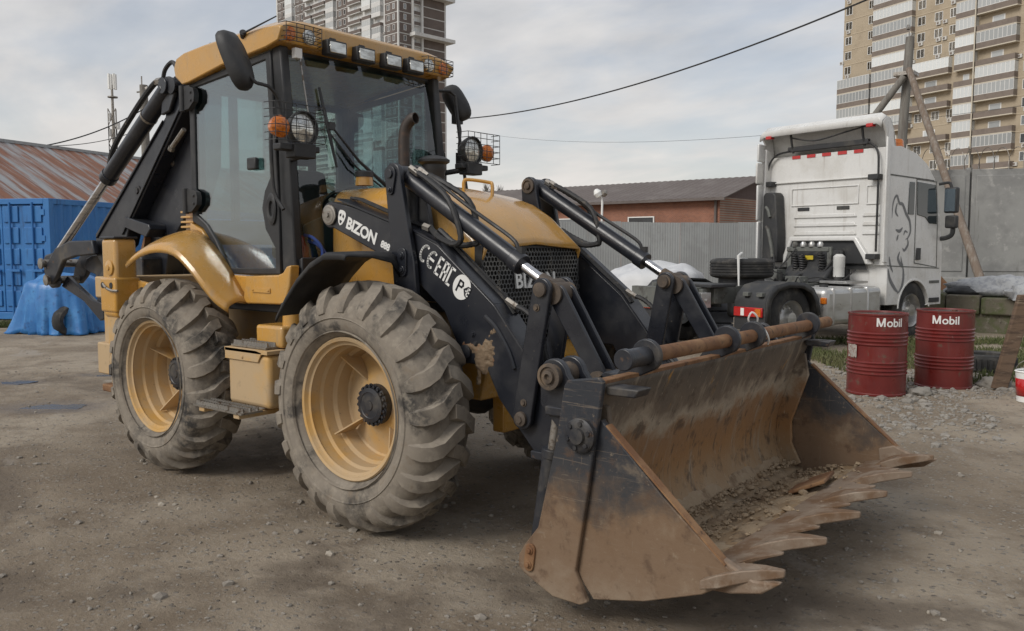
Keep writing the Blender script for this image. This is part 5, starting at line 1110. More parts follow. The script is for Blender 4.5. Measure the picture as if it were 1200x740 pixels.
# jaw rams
for s in (-1, 1):
    a_, b_ = V((1.43,s*1.05,1.03)), V((1.32,s*1.08,.20)); d = (b_-a_).normalized()
    mb = MB(); mb.cyl(a_+d*.36, b_, .045, n=20); mb.cyl(a_+d*.34, a_+d*.38, .05, n=20); mb.obox(a_+d*.38+V((-.06,0,.0)), (.09,.04,.035)); CR = mb.build('jaw_ram', M['black_worn'], LD, .003)
    mb = MB(); mb.cyl(a_, a_+d*.36, .024, n=16); mb.build('piston_rod', M['steel'], CR)
    mb = MB(); mb.cyl(a_+V((0,-.10,0)), a_+V((0,.10,0)), .052, n=24); mb.lathe([(.058,0),(.058,.012),(.044,.014),(.042,.006),(.03,.006),(.028,.02),(.014,.022),(.012,.008),(0,.008)], a_+V((0,s*.10,0)), (0,s,0), 28); mb.build('ram_pin', M['grime'], CR)
    mb = MB(); mb.prism(circ(a_.x,a_.z,.075,10,200,10)+[(1.36,.90),(1.56,.70),(1.58,.95)], min(s*1.09,s*1.125), max(s*1.09,s*1.125)); mb.prism(circ(a_.x,a_.z,.075,10,200,10)+[(1.36,.90),(1.56,.70),(1.58,.95)], min(s*.965,s*1.0), max(s*.965,s*1.0)); mb.build('ram_bracket', M['black'], BK, .006)
# soil left in the bucket
rnd = random.Random(5); mb = MB()
NYS, NXS = 70, 22; rows = []
for j in range(NYS+1):
    y = -1.13+2.26*j/NYS; row = []
    for i in range(NXS+1):
        t = i/NXS; x = 1.545+.70*t; base = zf(x) if x > 1.70 else .185+((1.70-x)/.16)**2*.16
        q = noise.fractal(V((x*5, y*5, 3.1)), 1.0, 2.0, 6); k = math.sin(min(t*1.15, 1)*math.pi)**.6
        row.append((x, y, base + .026*k + k*.050*q - .006))
    rows.append(row)
mb.grid(rows)
for k in range(900):
    y = rnd.uniform(-1.1,1.1); x = 1.60+abs(rnd.gauss(0,.2)); 
    if x > 2.2: continue
    r_ = rnd.uniform(.004,.013)*(1 if rnd.random() < .88 else 2.0); n0 = len(mb.v)
    mb.lathe([(0,-r_*.6),(r_*.8,-r_*.3),(r_,r_*.1),(r_*.6,r_*.55),(0,r_*.7)], (x,y,(zf(x) if x > 1.7 else .22)+.03), (0,0,1), 6)
    mb.v[n0:] = [(a+rnd.uniform(-.3,.3)*r_, b+rnd.uniform(-.3,.3)*r_, c+rnd.uniform(-.2,.2)*r_) for a, b, c in mb.v[n0:]]
so_ = mb.build('soil_residue', M['soil'], BK); so_['kind'] = 'stuff'
mb = MB(); mb.obox((1.98,.52,.30), (.20,.36,.02), Matrix.Rotation(-.45,3,'Y') @ Matrix.Rotation(.2,3,'Z')); mb.build('torn_plate', M['rust'], JAW, .006)

# ---------------- backhoe folded at the rear
BY = -.50
def prz(name, pts, y0, y1, m, par, bev=.008):
    mb = MB(); mb.prism(pts, BY+y0, BY+y1); return mb.build(name, m, par, bev)
# kingpost frame
mb = MB(); mb.box((-2.95,-1.05,.62),(-2.75,1.05,.86)); mb.box((-2.95,-1.05,1.20),(-2.75,1.05,1.36)); mb.box((-2.93,-1.0,.8),(-2.77,-.82,1.3)); mb.box((-2.93,.82,.8),(-2.77,1.0,1.3)); mb.build('sideshift_frame', M['yellow_dusty'], LD, .012)
mb = MB(); mb.prism([(-2.96,.70),(-2.96,1.5),(-3.12,1.55),(-3.24,1.3),(-3.24,.8),(-3.12,.70)], BY-.17, BY+.17); mb.build('kingpost', M['black_worn'], LD, .015)
boom = prz('boom', [(-2.28,2.80),(-2.40,2.86),(-2.75,2.65),(-3.45,1.83),(-3.35,1.78),(-3.14,1.72),(-3.2,1.3),(-2.97,1.15),(-2.84,1.6),(-2.50,1.89),(-2.32,2.2)], .0, .16, M['black'], LD)
for x, z in ((-2.75,2.24),(-2.92,2.11),(-3.07,1.97),(-3.25,1.83)):
    mb = MB(); bolt(mb, (x,BY,z), (0,-1,0), .018,.014); mb.build('bolt_head', M['steel'], boom)
prz('stop_block', [(-3.27,1.83),(-2.89,1.76),(-2.87,1.72),(-2.94,1.66),(-3.28,1.74)], -.14, .0, M['black'], boom)
dip = prz('dipper', [(-2.48,2.86),(-2.38,2.855),(-2.27,2.77),(-2.27,2.69),(-3.23,1.77),(-3.32,1.60),(-3.70,1.40),(-3.88,1.55),(-3.82,1.68),(-2.62,2.57),(-2.58,2.76)], -.12, .0, M['black'], LD)
mb = MB(); mb.prism([(-2.33,2.66),(-2.35,2.68),(-3.36,1.70),(-3.34,1.68)], BY-.135, BY-.12); mb.build('dipper_rib', M['black'], dip, .004)
mb = MB(); mb.prism([(-2.66,2.52),(-2.64,2.55),(-3.80,1.69),(-3.80,1.655)], BY-.135, BY-.12); mb.build('dipper_rib', M['black'], dip, .004)
mb = MB(); bolt(mb, (-3.07,BY-.12,2.03), (0,-1,0), .028,.02); mb.build('dipper_boss', M['black_worn'], dip)
mb = MB(); mb.cyl((-2.44,BY-.16,2.78),(-2.44,BY+.20,2.78),.045,n=20); mb.lathe([(.06,0),(.06,.015),(0,.02)], (-2.44,BY-.155,2.78), (0,-1,0), 20); mb.build('elbow_pin', M['black_worn'], dip)
prz('ram_ear', circ(-2.52,2.775,.085,30,210,8)+[(-2.62,2.58),(-2.50,2.60),(-2.42,2.72)], -.155, -.125, M['black'], dip)
# dipper ram
a_, b_ = V((-2.53,BY-.13,2.785)), V((-4.64,BY-.13,1.475)); d = (b_-a_).normalized()
mb = MB(); mb.tube([a_, a_+d*.02, a_+d*1.16], [.03,.064,.064], 22); mb.tube([a_+d*1.14, a_+d*1.21], [.072,.072], 22); mb.cyl(a_+V((0,-.06,0)), a_+V((0,.06,0)), .06); DR = mb.build('dipper_ram', M['black'], LD, .004)
mb = MB(); mb.cyl(a_+d*1.20, b_, .036, n=18); mb.build('piston_rod', M['chrome'], DR)
u2 = V((d.z,0,-d.x)).normalized(); u2 = -u2 if u2.z < 0 else u2
mb = MB(); mb.tube(spl([a_+d*.08+u2*.10, a_+d*.14+u2*.15, a_+d*.34+u2*.17, a_+d*.6+u2*.17, a_+d*.85+u2*.16, a_+d*1.02+u2*.13, a_+d*1.12+u2*.07],5), .022, 8); mb.build('hydraulic_hose', M['hose'], DR)
mb = MB(); mb.tube(spl([a_+d*.05+u2*.09, a_-d*.03+u2*.14, a_-d*.14+u2*.12, a_-d*.17+u2*.02],4), .016, 7); mb.build('hydraulic_hose', M['hose'], DR)
mb = MB(); mb.tube([a_+d*.36, a_+d*.38], [.068,.068], 22); mb.build('hose_clamp', M['steel'], DR)
mb = MB(); mb.tube([a_+d*.06+u2*.10, a_+d*.12+u2*.14], .03, 6); mb.tube([a_+d*.25+u2*.16, a_+d*.27+u2*.20], .018, 6); mb.build('hose_fitting', M['steel'], DR)
mb = MB(); mb.tube([(-2.32,BY-.14,2.45),(-2.48,BY-.15,2.33)], .018, 8); mb.tube([(-2.48,BY-.15,2.33),(-2.50,BY-.15,2.31)], .026, 6); mb.build('boom_lock_rod', M['steel'], boom)
# bucket linkage and digging bucket
prz('tipping_lever', [(-4.88,1.44),(-4.80,1.51),(-4.66,1.53),(-4.55,1.49),(-4.60,1.36),(-4.51,1.26),(-4.58,1.21),(-4.70,1.20),(-4.82,1.25),(-4.84,1.36)], -.15, -.11, M['black_worn'], LD, .02)
gl = [(-4.72,1.30),(-4.66,1.42),(-4.46,1.57),(-4.18,1.635),(-3.74,1.64),(-3.70,1.52),(-4.07,1.50),(-4.31,1.46),(-4.46,1.31),(-4.58,1.24),(-4.68,1.24)]
prz('guide_link', gl, -.20, -.155, M['black_worn'], LD, .012); prz('guide_link', gl, .06, .10, M['black_worn'], LD, .012)
prz('bucket_link', [(-4.60,1.22),(-4.47,1.32),(-3.99,1.12),(-3.82,1.10),(-3.78,.96),(-3.86,.94),(-4.16,1.10)], -.10, -.06, M['black'], LD)
for x, z in ((-4.70,1.43),(-4.60,1.28)):
    mb = MB(); mb.cyl((x,BY-.22,z),(x,BY+.10,z),.036,n=16); mb.lathe([(.05,0),(.05,.015),(0,.02)], (x,BY-.22,z), (0,-1,0), 18); mb.build('linkage_pin', M['steel'], LD)
prz('hook_plate', [(-4.22,1.40),(-4.16,1.48),(-4.05,1.51),(-3.75,1.52),(-3.70,1.18),(-3.83,.97),(-3.92,1.13),(-4.0,1.34),(-4.12,1.36)], -.06, -.02, M['black_worn'], LD, .01)
P3 = spl([(-3.72,0,1.46),(-3.92,0,1.30),(-3.95,0,1.08),(-3.85,0,1.02),(-3.60,0,.97),(-3.36,0,1.05),(-3.24,0,1.25),(-3.16,0,1.56)], 5)
mb = MB(); mb.grid([[(p.x, BY+y, p.z) for p in P3] for y in (-.05,.1,.3,.55)]); DB = mb.build('digging_bucket', M['black_worn'], LD, solid=.025)
side = [(p.x,p.z) for p in P3]
for y0 in (-.072, .55):
    mb = MB(); mb.prism(side, BY+y0, BY+y0+.022); mb.build('bucket_cheek', M['black_worn'], DB, .004)
for k in range(4):
    y = BY-.02+k*.18; mb = MB(); mb.add([(-3.20,y-.045,1.50),(-3.20,y+.045,1.50),(-3.14,y+.045,1.52),(-3.14,y-.045,1.52),(-3.11,y-.01,1.80),(-3.11,y+.01,1.80)], [(0,1,2,3),(0,3,4),(1,5,2),(3,2,5,4),(0,4,5,1)]); mb.build('digging_tooth', M['rust'], DB)
# stabilisers
for s in (-1, 1):
    c_ = V((-2.70, s*.975, 0))
    def rbox(mb, hx, hy, z0, z1): mb.box((c_.x-hx, c_.y-hy, z0), (c_.x+hx, c_.y+hy, z1))
    mb = MB(); rbox(mb, .105,.085,1.06,1.645); ST = mb.build('stabiliser_leg', M['yellow'], LD, .028, 3)
    mb = MB(); rbox(mb, .112,.092,1.644,1.660); mb.build('leg_cap', M['black_worn'], ST, .006)
    mb = MB(); rbox(mb, .118,.098,1.10,1.36); mb.prism([(-2.62,1.16),(-2.45,1.18),(-2.45,1.32),(-2.62,1.34)], min(s*.86,s*.90), max(s*.86,s*.90)); mb.build('leg_collar', M['yellow'], ST, .018, 3)
    mb = MB(); mb.lathe([(.055,0),(.055,.012),(.04,.016),(.02,.016),(.018,.024),(0,.024)], (-2.67,s*1.06,1.43), (0,s,0), 24); mb.build('leg_boss', M['yellow'], ST)
    mb = MB(); rbox(mb, .088,.068,.66,1.10); mb.build('inner_leg', M['yellow_dusty'], ST, .02, 3)
    mb = MB(); rbox(mb, .075,.06,.55,.67); mb.lathe([(.05,0),(.05,.012),(0,.016)], (-2.72,s*1.035,.74), (0,s,0), 18); mb.build('leg_tip', M['yellow_dusty'], ST, .012)
    mb = MB(); rbox(mb, .12,.11,.50,.555); mb.build('foot_pad', M['rust'], ST, .01)
    mb = MB(); mb.tube(spl([(-2.76,s*1.075,1.31),(-2.70,s*1.085,1.285),(-2.62,s*1.085,1.265),(-2.55,s*1.07,1.262)],4), .010, 6); mb.build('lock_chain', M['steel'], ST)
    mb = MB()
    for x in (-2.77,-2.64): mb.lathe([(.024,0),(.022,.004),(.0,.003)], (x,s*1.074,1.30), (0,s,0), 16)
    mb.build('leg_hole', M['hose'], ST)
# ================================================================ WHITE TRACTOR TRUCK (local x forward, y left)
xd = (RGT*.82 + FWD*.57).normalized(); p0 = plan(5.44, 14.93)
TK = thing('tractor_truck', 'white tractor truck cab seen from behind, parked beyond the loader bucket', 'truck', (p0.x, p0.y, 0), frame_of(None, xd))
M['twhite'] = mat('white_cab_paint', (.66,.66,.645), [((.56,.55,.52), 1.3, .45, .68), ((.36,.33,.29), (9,9,.9), .56, .74, .7, .55), ((.30,.26,.22), 24, .64, .74, .8, .4)], rough=.3, coat=.3, bump=.02, bsc=20)
M['tblack'] = mat('truck_black_plastic', (.028,.029,.031), [((.07,.067,.06), 4, .48, .7, .8)], rough=.55)
M['frame_grey'] = mat('chassis_grey', (.12,.125,.115), [((.06,.055,.05), 6, .5, .68), ((.19,.17,.14), 14, .58, .74)], rough=.7)
M['alu'] = mat('aluminium_tank', (.50,.50,.49), [((.36,.35,.33), (1.5,6,6), .45, .66)], rough=.38, metal=.75)
M['truckrub'] = mat('truck_tyre', (.025,.025,.025), [((.085,.078,.068), 5, .46, .7)], rough=.85, bump=.15)
M['tglass'] = mat('truck_window', (.03,.04,.045), rough=.05, rvar=.02, spec=.8)
# cab shell
side = [(-.05,1.28),(-.05,3.20),(.30,3.23),(.75,3.14),(1.10,2.98),(1.36,2.74),(1.55,2.2),(1.68,1.55),(1.70,.58),(1.22,.58)] + circ(.83,.55,.46,5,175,10) + [(.34,.62),(.02,.62),(.02,1.28)]
mb = MB(); mb.prism(side, -1.23, 1.23); CAB = mb.build('cab', M['twhite'], TK, .06, 3)
# rear wall relief
mb = MB(); mb.box((-.085,-1.13,2.72),(-.052,1.13,2.745)); mb.build('seam_rib', M['twhite'], CAB, .008)
for y0, y1, z0, z1 in ((-.72,.62,2.30,2.62),(-1.10,-.86,2.28,2.60)):
    mb = MB(); mb.ring([(y0,z0),(y1,z0),(y1,z1),(y0,z1)], [(y0+.02,z0+.02),(y1-.02,z0+.02),(y1-.02,z1-.02),(y0+.02,z1-.02)], -.068, -.052, 'x'); mb.build('panel_rib', M['twhite'], CAB, .006)
for z in (2.12,1.97,1.82):
    for y0, y1 in ((-.70,.56),(-1.12,-.80)):
        mb = MB(); mb.prism([(y0,z-.035),(y1,z-.035),(y1-.04,z+.03),(y0+.04,z+.03)], -.075, -.052, 'x'); mb.build('pressing', M['twhite'], CAB, .012)
mb = MB(); mb.ring([(-1.05,1.30),(.78,1.30),(.60,1.76),(-.72,1.76)], [(-.92,1.30),(.70,1.30),(.55,1.68),(-.68,1.68)], -.12, -.052, 'x'); mb.build('engine_tunnel_rim', M['twhite'], CAB, .02)
mb = MB(); mb.prism([(-.92,1.20),(.70,1.20),(.55,1.68),(-.68,1.68)], -.058, -.0525, 'x'); mb.build('engine_tunnel', M['tblack'], CAB)
for y in (.36,-.43):
    mb = MB(); mb.box((-.065,y-.12,2.215),(-.053,y+.12,2.275)); mb.build('vent', M['tblack'], CAB, .008)
for k in range(5):
    y = .54-k*.3075; mb = MB(); mb.box((-.062,y-.085,3.145),(-.053,y+.085,3.20)); mb.build('reflector', M['redlens'], CAB)
# roof deflector with open back
dfl = [(-.42,3.62),(-.30,3.74),(.1,3.70),(.6,3.52),(1.0,3.22),(.75,3.22),(.2,3.30),(-.0,3.26)]
rows = []
for y in (-1.20,-1.12,-.6,0,.6,1.12,1.20):
    k = .06 if abs(y) > 1.15 else 0; rows.append([(-.24,y,3.56-k),(-.22,y,3.66-k),(-.12,y,3.73-k),(.0,y,3.70-k),(.10,y,3.55-k),(.18,y,3.22)])
mb = MB(); mb.grid(rows); mb.build('roof_deflector', M['twhite'], CAB, solid=.035)
for s in (-1, 1):
    mb = MB(); mb.prism([(-.22,3.58),(-.12,3.69),(.0,3.66),(.10,3.50),(.16,3.2),(-.06,3.2),(-.10,3.42)], min(s*1.17,s*1.21), max(s*1.17,s*1.21)); mb.build('deflector_cheek', M['twhite'], CAB, .02)
    mb = MB(); mb.obox((-.22,s*1.0,3.55),(.10,.12,.06)); mb.build('marker_lamp', M['redlens'], CAB, .01)
    # side fairing behind the cab
    if s > 0:
        for z0, z1, dx in ((1.32,2.04,.0),(2.06,2.70,-.02),(2.72,3.10,-.05),(3.12,3.44,-.02)):
            mb = MB(); mb.prism([(-.0,1.26),(-.40+dx,1.12),(-.42+dx,1.07),(-.36,1.07),(-.02,1.19)], z0, z1, 'z'); mb.build('side_fairing', M['twhite'], CAB, .02)
        mb = MB(); mb.prism([(-.02,1.32),(-.02,3.28),(-.20,3.36),(-.26,2.0),(-.24,1.32)], 1.08, 1.19); mb.build('side_fairing', M['twhite'], CAB, .02)
    else:
        mb = MB(); mb.prism([(-.02,1.32),(-.02,3.30),(-.12,3.36),(-.13,2.0),(-.12,1.32)], -1.25, -1.21); mb.build('side_fairing', M['twhite'], CAB, .015)
mb = MB(); mb.prism([(-.10,3.27),(-.02,3.27),(-.02,3.36),(-.10,3.36)], -.88, .70); mb.build('spoiler_bar', M['tblack'], CAB, .01)
mb = MB()
for y in (-.80,.60): mb.tube([(-.06,y,3.25),(-.12,y,3.42),(-.16,y,3.62)], .022, 6)
mb.tube(spl([(-.18,-1.05,3.58),(-.16,-.5,3.50),(-.15,.1,3.42),(-.14,.62,3.52)],5), .014, 5)
mb.build('deflector_strut', M['tblack'], CAB)
mb = MB(); mb.tube(spl([(-.15,.62,3.28),(-.12,.95,3.22),(-.13,1.10,2.95),(-.14,1.10,2.2),(-.14,1.10,1.4)],5), .018, 6); mb.build('roof_cable', M['hose'], CAB)
mb = MB(); mb.tube(spl([(-.10,-.90,3.30),(-.14,-1.08,3.15),(-.15,-1.12,2.8),(-.15,-1.12,1.5)],5), .018, 6); mb.build('roof_cable', M['hose'], CAB)
for z in (2.72, 1.42):
    for s in (-1, 1):
        mb = MB(); mb.box((-.20,min(s*.96,s*1.14),z-.045),(-.05,max(s*.96,s*1.14),z+.045)); mb.build('fairing_bracket', M['tblack'], CAB, .01)
# black air intake tower on the left
mb = MB(); mb.prism([(.72,1.30),(1.06,1.30),(1.06,2.50),(1.02,2.56),(.82,2.56),(.78,2.50),(.72,1.80)], -.30, -.06, 'x'); mb.build('intake_tower', M['tblack'], CAB, .03, 3)
mb = MB(); mb.tube(spl([(-.31,.98,2.30),(-.32,.92,2.24),(-.32,.88,2.12)],4), .03, 6); mb.tube(spl([(-.31,.96,1.95),(-.32,.90,1.85),(-.32,.82,1.55),(-.32,.80,1.40)],4), .035, 6); mb.build('intake_rib', M['frame_grey'], CAB)
mb = MB(); mb.box((-.62,.62,1.02),(-.10,1.08,1.22)); mb.build('battery_box', M['tblack'], TK, .02)
# side details
def sidep(name, pts, m, d=.012, bev=.006, par=CAB): 
    mb = MB(); mb.prism(pts, -1.23-d, -1.2305); return mb.build(name, m, par, bev)
sidep('small_window', [(.56,2.12),(.74,2.12),(.74,2.66),(.58,2.66)], M['tglass'])
dw = sidep('door_window', [(.84,2.12),(1.10,2.08),(1.22,1.98),(1.46,1.97),(1.43,2.30),(1.38,2.64),(.82,2.67)], M['tglass'])
mb = MB(); mb.ring([(.80,1.30),(1.52,1.22),(1.50,1.96),(1.42,2.70),(.79,2.72)], [(.815,1.315),(1.505,1.235),(1.485,1.96),(1.405,2.685),(.805,2.705)], -1.2365, -1.2305); mb.build('door_seam', M['frame_grey'], CAB)
sidep('door_handle', [(.84,1.36),(.96,1.36),(.96,1.56),(.86,1.56)], M['tblack'], .03)
sidep('side_seam', [(.02,2.74),(1.34,2.70),(1.34,2.72),(.02,2.765)], M['frame_grey'], .004, 0)
sidep('cab_step', [(1.28,.62),(1.62,.62),(1.62,.70),(1.28,.70)], M['tblack'], .02)
sidep('cab_step', [(1.30,.95),(1.62,.95),(1.62,1.0),(1.30,1.0)], M['frame_grey'], .008)
sidep('side_seam', [(.02,1.26),(1.60,1.20),(1.60,1.215),(.02,1.278)], M['frame_grey'], .004, 0)
mb = MB(); mb.prism(circ(.83,.55,.495,0,180,14)+circ(.83,.55,.458,180,0,14), -1.245, -1.232); mb.build('wheel_arch', M['twhite'], CAB, .012)
# lion decal in grey strokes
def dstroke(mb, pts, w):
    P = spl([(x,0,z) for x, z in pts], 4); L_, R_ = [], []
    for i, p in enumerate(P):
        t = (P[min(i+1,len(P)-1)]-P[max(i-1,0)]).normalized(); n_ = V((-t.z,0,t.x))*w*math.sin(math.pi*min(1,(i+.6)/(len(P))))**.7; L_.append((p.x+n_.x,p.z+n_.z)); R_.append((p.x-n_.x,p.z-n_.z))
    for i in range(len(P)-1): mb.add([(L_[i][0],-1.2335,L_[i][1]),(L_[i+1][0],-1.2335,L_[i+1][1]),(R_[i+1][0],-1.2335,R_[i+1][1]),(R_[i][0],-1.2335,R_[i][1])], [(0,1,2,3)])
mb = MB()
for pts, w in (([(.10,2.05),(.12,2.30),(.22,2.42),(.30,2.30),(.40,2.28),(.52,2.12),(.62,2.02),(.66,1.85),(.60,1.74),(.52,1.70)],.028),([(.24,2.30),(.20,2.16),(.28,2.08)],.022),([(.22,1.86),(.34,1.84),(.42,1.90)],.028),
               ([(.58,1.72),(.60,1.62),(.50,1.52),(.44,1.56)],.024),([(.30,1.78),(.26,1.68)],.02),([(.36,1.50),(.32,1.38),(.44,1.26),(.40,1.42)],.03),([(.04,1.22),(.10,1.05),(.24,.90),(.36,.82)],.035),([(.46,1.30),(.50,1.10),(.46,.92),(.34,.80)],.030),([(.06,1.42),(.10,1.28),(.18,1.16)],.024),([(.46,1.78),(.50,1.84),(.58,1.82)],.018)): dstroke(mb, pts, w)
tag(mb.build('lion_decal', mat('grey_decal', (.16,.165,.17), rough=.5), CAB), kind='stuff')
# mirrors
mb = MB(); mb.box((1.58,-1.50,2.16),(1.70,-1.28,2.60)); mi = mb.build('mirror', M['tblack'], TK, .03, 3)
mb = MB(); mb.box((1.59,-1.50,1.90),(1.70,-1.30,2.12)); mb.build('lower_mirror', M['tblack'], mi, .03, 3)
mb = MB(); mb.box((1.572,-1.48,2.19),(1.581,-1.30,2.57)); mb.build('mirror_glass', mat('mirror_glass', (.30,.38,.45), rough=.05, metal=.8), mi)
mb = MB(); mb.tube(spl([(1.55,-1.2,2.66),(1.62,-1.34,2.68),(1.64,-1.38,2.60)],4), .025, 6); mb.tube(spl([(1.62,-1.22,1.72),(1.66,-1.32,1.74),(1.67,-1.40,1.80),(1.66,-1.42,1.92)],4), .04, 6); mb.build('mirror_arm', M['tblack'], mi)
mb = MB(); mb.lathe([(.13,0),(.13,.02),(.12,.06),(.11,.20),(.09,.23),(0,.235)], (.50,-1.02,3.14), n=18); mb.build('beacon', M['amber'], TK)
mb = MB(); mb.prism([(1.0,3.0),(1.35,2.82),(1.62,2.74),(1.60,2.70),(1.35,2.76)], -1.1, 1.1); mb.build('sun_visor', M['tblack'], TK, .01)
# chassis
for y in (-.42,.36):
    mb = MB(); mb.box((-3.9,y,.72),(.5,y+.07,.98)); mb.build('frame_rail', M['frame_grey'], TK, .008)
for x in (-3.85,-3.2,-2.4,-1.5,-.8):
    mb = MB(); mb.box((x,-.42,.78),(x+.10,.42,.94)); mb.build('cross_member', M['frame_grey'], TK, .006)
mb = MB(); mb.box((-3.92,-.62,.66),(-3.80,.62,.98)); 
for k in range(6): bolt(mb, (-3.92,-.5+k*.2,.82), (-1,0,0), .02,.02)
mb.build('end_beam', M['frame_grey'], TK, .01)
mb = MB(); mb.box((-3.5,-.62,.98),(-2.95,.62,1.03)); mb.build('fifth_wheel', M['tblack'], TK, .01)
def twheel(x, y, r, w, label=None, flat=False, par=TK, z=None):
    mb = MB(); pr = [(r*.56,-w/2+.02),(r*.62,-w/2+.005),(r*.80,-w/2-.008),(r*.93,-w/2+.012),(r*.985,-w/2+.035)]
    for k in range(5):
        a = -w/2+.04+(w-.08)*k/5; b = a+(w-.08)/5; pr += [(r,a+.004),(r,b-.012),(r-.014,b-.008),(r-.014,b+.0)]
    pr += [(r*.985,w/2-.035),(r*.93,w/2-.012),(r*.80,w/2+.008),(r*.62,w/2-.005),(r*.56,w/2-.02)]
    mb.lathe(pr, ax=(0,1,0), n=48); ty = mb.mesh('tyre', M['truckrub'], ang=30)
    mb = MB(); mb.lathe([(r*.57,-w/2+.02),(r*.56,-w/2),(r*.53,-w/2+.02),(r*.50,-w/2+.05),(r*.46,-w/2+.14 if not flat else 0),(r*.30,-w/2+.10),(r*.22,-w/2+.06),(r*.20,-w/2-.01),(0,-w/2-.015)], ax=(0,1,0), n=40)
    for k in range(10): a = 2*math.pi*k/10; bolt(mb, (r*.34*math.cos(a),-w/2+.115,r*.34*math.sin(a)), (0,-1,0), .016,.03)
    rm = mb.mesh('wheel', M['alu'])
    return rm, ty
rm, ty = twheel(0,0,.50,.30)
for x, y in ((-2.36,-1.03),(-2.36,1.03),(.83,-1.05),(.83,1.05)):
    w = inst('wheel', rm, TK, (x,y,.50), rz=0 if y < 0 else math.pi); inst('tyre', ty, w)
w = inst('spare_wheel', rm, TK, (-2.20,-.08,1.24), rot=(R(-90),0,0)); inst('tyre', ty, w)
mb = MB(); mb.tube([(-2.66,-.42,.98),(-2.66,-.40,1.44),(-2.2,-.08,1.48)], [.014,.022,.022], 6); mb.build('spare_strap', M['wwhite'], w) if False else mb.build('spare_strap', M['wwhite'], TK)
mb = MB(); mb.cyl((-2.2,-.08,.98),(-2.2,-.08,1.10),.36,n=24); mb.build('spare_carrier', M['tblack'], TK)
# rear mudguards
for s in (-1, 1):
    pr = [(-3.06,.36),(-3.06,.78),(-3.0,.90),(-2.85,1.02),(-2.55,1.07),(-2.20,1.05),(-1.97,.96),(-1.84,.80),(-1.78,.55)]
    inn = [(-3.02,.36),(-3.02,.77),(-2.97,.87),(-2.83,.98),(-2.54,1.03),(-2.22,1.01),(-2.0,.93),(-1.88,.78),(-1.82,.55)]
    mb = MB(); n = len(pr); y0, y1 = min(s*.68,s*1.26), max(s*.68,s*1.26)
    mb.grid([[(x,y0,z) for x, z in pr],[(x,y1,z) for x, z in pr],[(x,y1,z) for x, z in inn],[(x,y0,z) for x, z in inn],[(x,y0,z) for x, z in pr]])
    G = mb.build('mudguard', M['tblack'], TK, .012)
    mb = MB(); yo = s*1.262; mb.grid([[(x,yo,z) for x, z in pr],[(-2.36+(x+2.36)*.86,yo,.50+(z-.50)*.84) for x, z in pr]]); mb.build('guard_flare', M['tblack'], G, solid=.02)
    mb = MB(); mb.box((-3.10,min(s*.70,s*1.22),.56),(-3.062,max(s*.70,s*1.22),.70)); tl = mb.build('tail_lamp', M['redlens'], G, .012)
    mb = MB(); mb.box((-3.106,min(s*.84,s*.90),.575),(-3.100,max(s*.84,s*.90),.685)); mb.build('reversing_lens', M['wwhite'], tl)
    mb = MB(); mb.box((-3.106,min(s*1.10,s*1.20),.575),(-3.100,max(s*1.10,s*1.20),.685)); mb.build('indicator_lens', M['amber'], tl)
    mb = MB(); mb.box((-3.08,min(s*.85,s*.95),.86),(-3.0,max(s*.85,s*.95),.92)); mb.build('guard_clip', M['frame_grey'], G, .005)
    mb = MB(); mb.box((-3.08,min(s*1.10,s*1.20),.86),(-3.0,max(s*1.10,s*1.20),.92)); mb.build('guard_clip', M['frame_grey'], G, .005)
# fuel tank with straps
mb = MB(); mb.box((-1.62,-1.24,.36),(-.10,-.56,.94)); FT = mb.build('fuel_tank', M['alu'], TK, .09, 4)
for x in (-1.45,-1.0,-.55):
    mb = MB(); mb.box((x,-1.252,.352),(x+.07,-.55,.952)); mb.build('tank_strap', M['alu'], FT, .09, 4)
mb = MB(); mb.box((-1.64,-1.25,.70),(-1.60,-1.15,.80)); mb.build('side_marker', M['amber'], FT, .01)
mb = MB(); mb.lathe([(.07,0),(.07,.04),(0,.045)], (-1.2,-.9,.94), n=16); mb.build('tank_cap', M['tblack'], FT)
mb = MB(); mb.box((-1.5,.56,.36),(-.1,1.24,.92)); mb.build('side_box', M['tblack'], TK, .06, 3)
# engine mass, hose rack with spiral hoses, filter
mb = MB(); mb.box((-.05,-.55,.75),(1.2,.55,1.60)); mb.prism([(-.70,.98),(-.10,.98),(-.06,1.55),(-.35,1.30)], -.50, .40); mb.build('engine', M['tblack'], TK, .04)
mb = MB(); mb.box((-.42,-.42,1.50),(-.34,.42,1.58)); mb.box((-.40,.34,1.0),(-.34,.42,1.58)); mb.box((-.40,-.46,1.1),(-.34,-.38,1.58)); RK = mb.build('hose_rack', M['frame_grey'], TK, .01)
for k in range(4):
    mb = MB(); y = .26-k*.17; mb.lathe([(.05,0),(.055,.05),(.03,.09),(0,.09)], (-.40,y,1.58), n=12); mb.build('coupling', M['alu'] if k else M['frame_grey'], RK)
for y, z0, z1 in ((.24,1.46,.98),(.10,1.44,1.0),(-.28,1.48,.98)):
    pts = []; n_ = 120
    for k in range(n_+1): t = k/n_; a = t*2*math.pi*11; pts.append((-.44+.055*math.cos(a), y+.05*math.sin(a)-.04*math.sin(t*3), z0+(z1-z0)*t))
    mb = MB(); mb.tube(pts, .016, 5); mb.build('spiral_hose', M['hose'], RK)
mb = MB(); mb.box((-.36,-.08,1.36),(-.345,.08,1.43)); mb.build('warning_plate', mat('warning_yellow', (.55,.42,.03), rough=.5), RK)
mb = MB(); mb.lathe([(.09,0),(.09,.16),(.095,.17),(.095,.34),(.05,.38),(0,.38)], (-.40,-.62,1.08), n=20); mb.build('air_dryer', M['acunit'], TK)
mb = MB(); mb.lathe([(.07,0),(.07,.14),(0,.15)], (-.42,-.62,.96), n=16); mb.build('dryer_cartridge', M['tblack'], TK)
mb = MB()
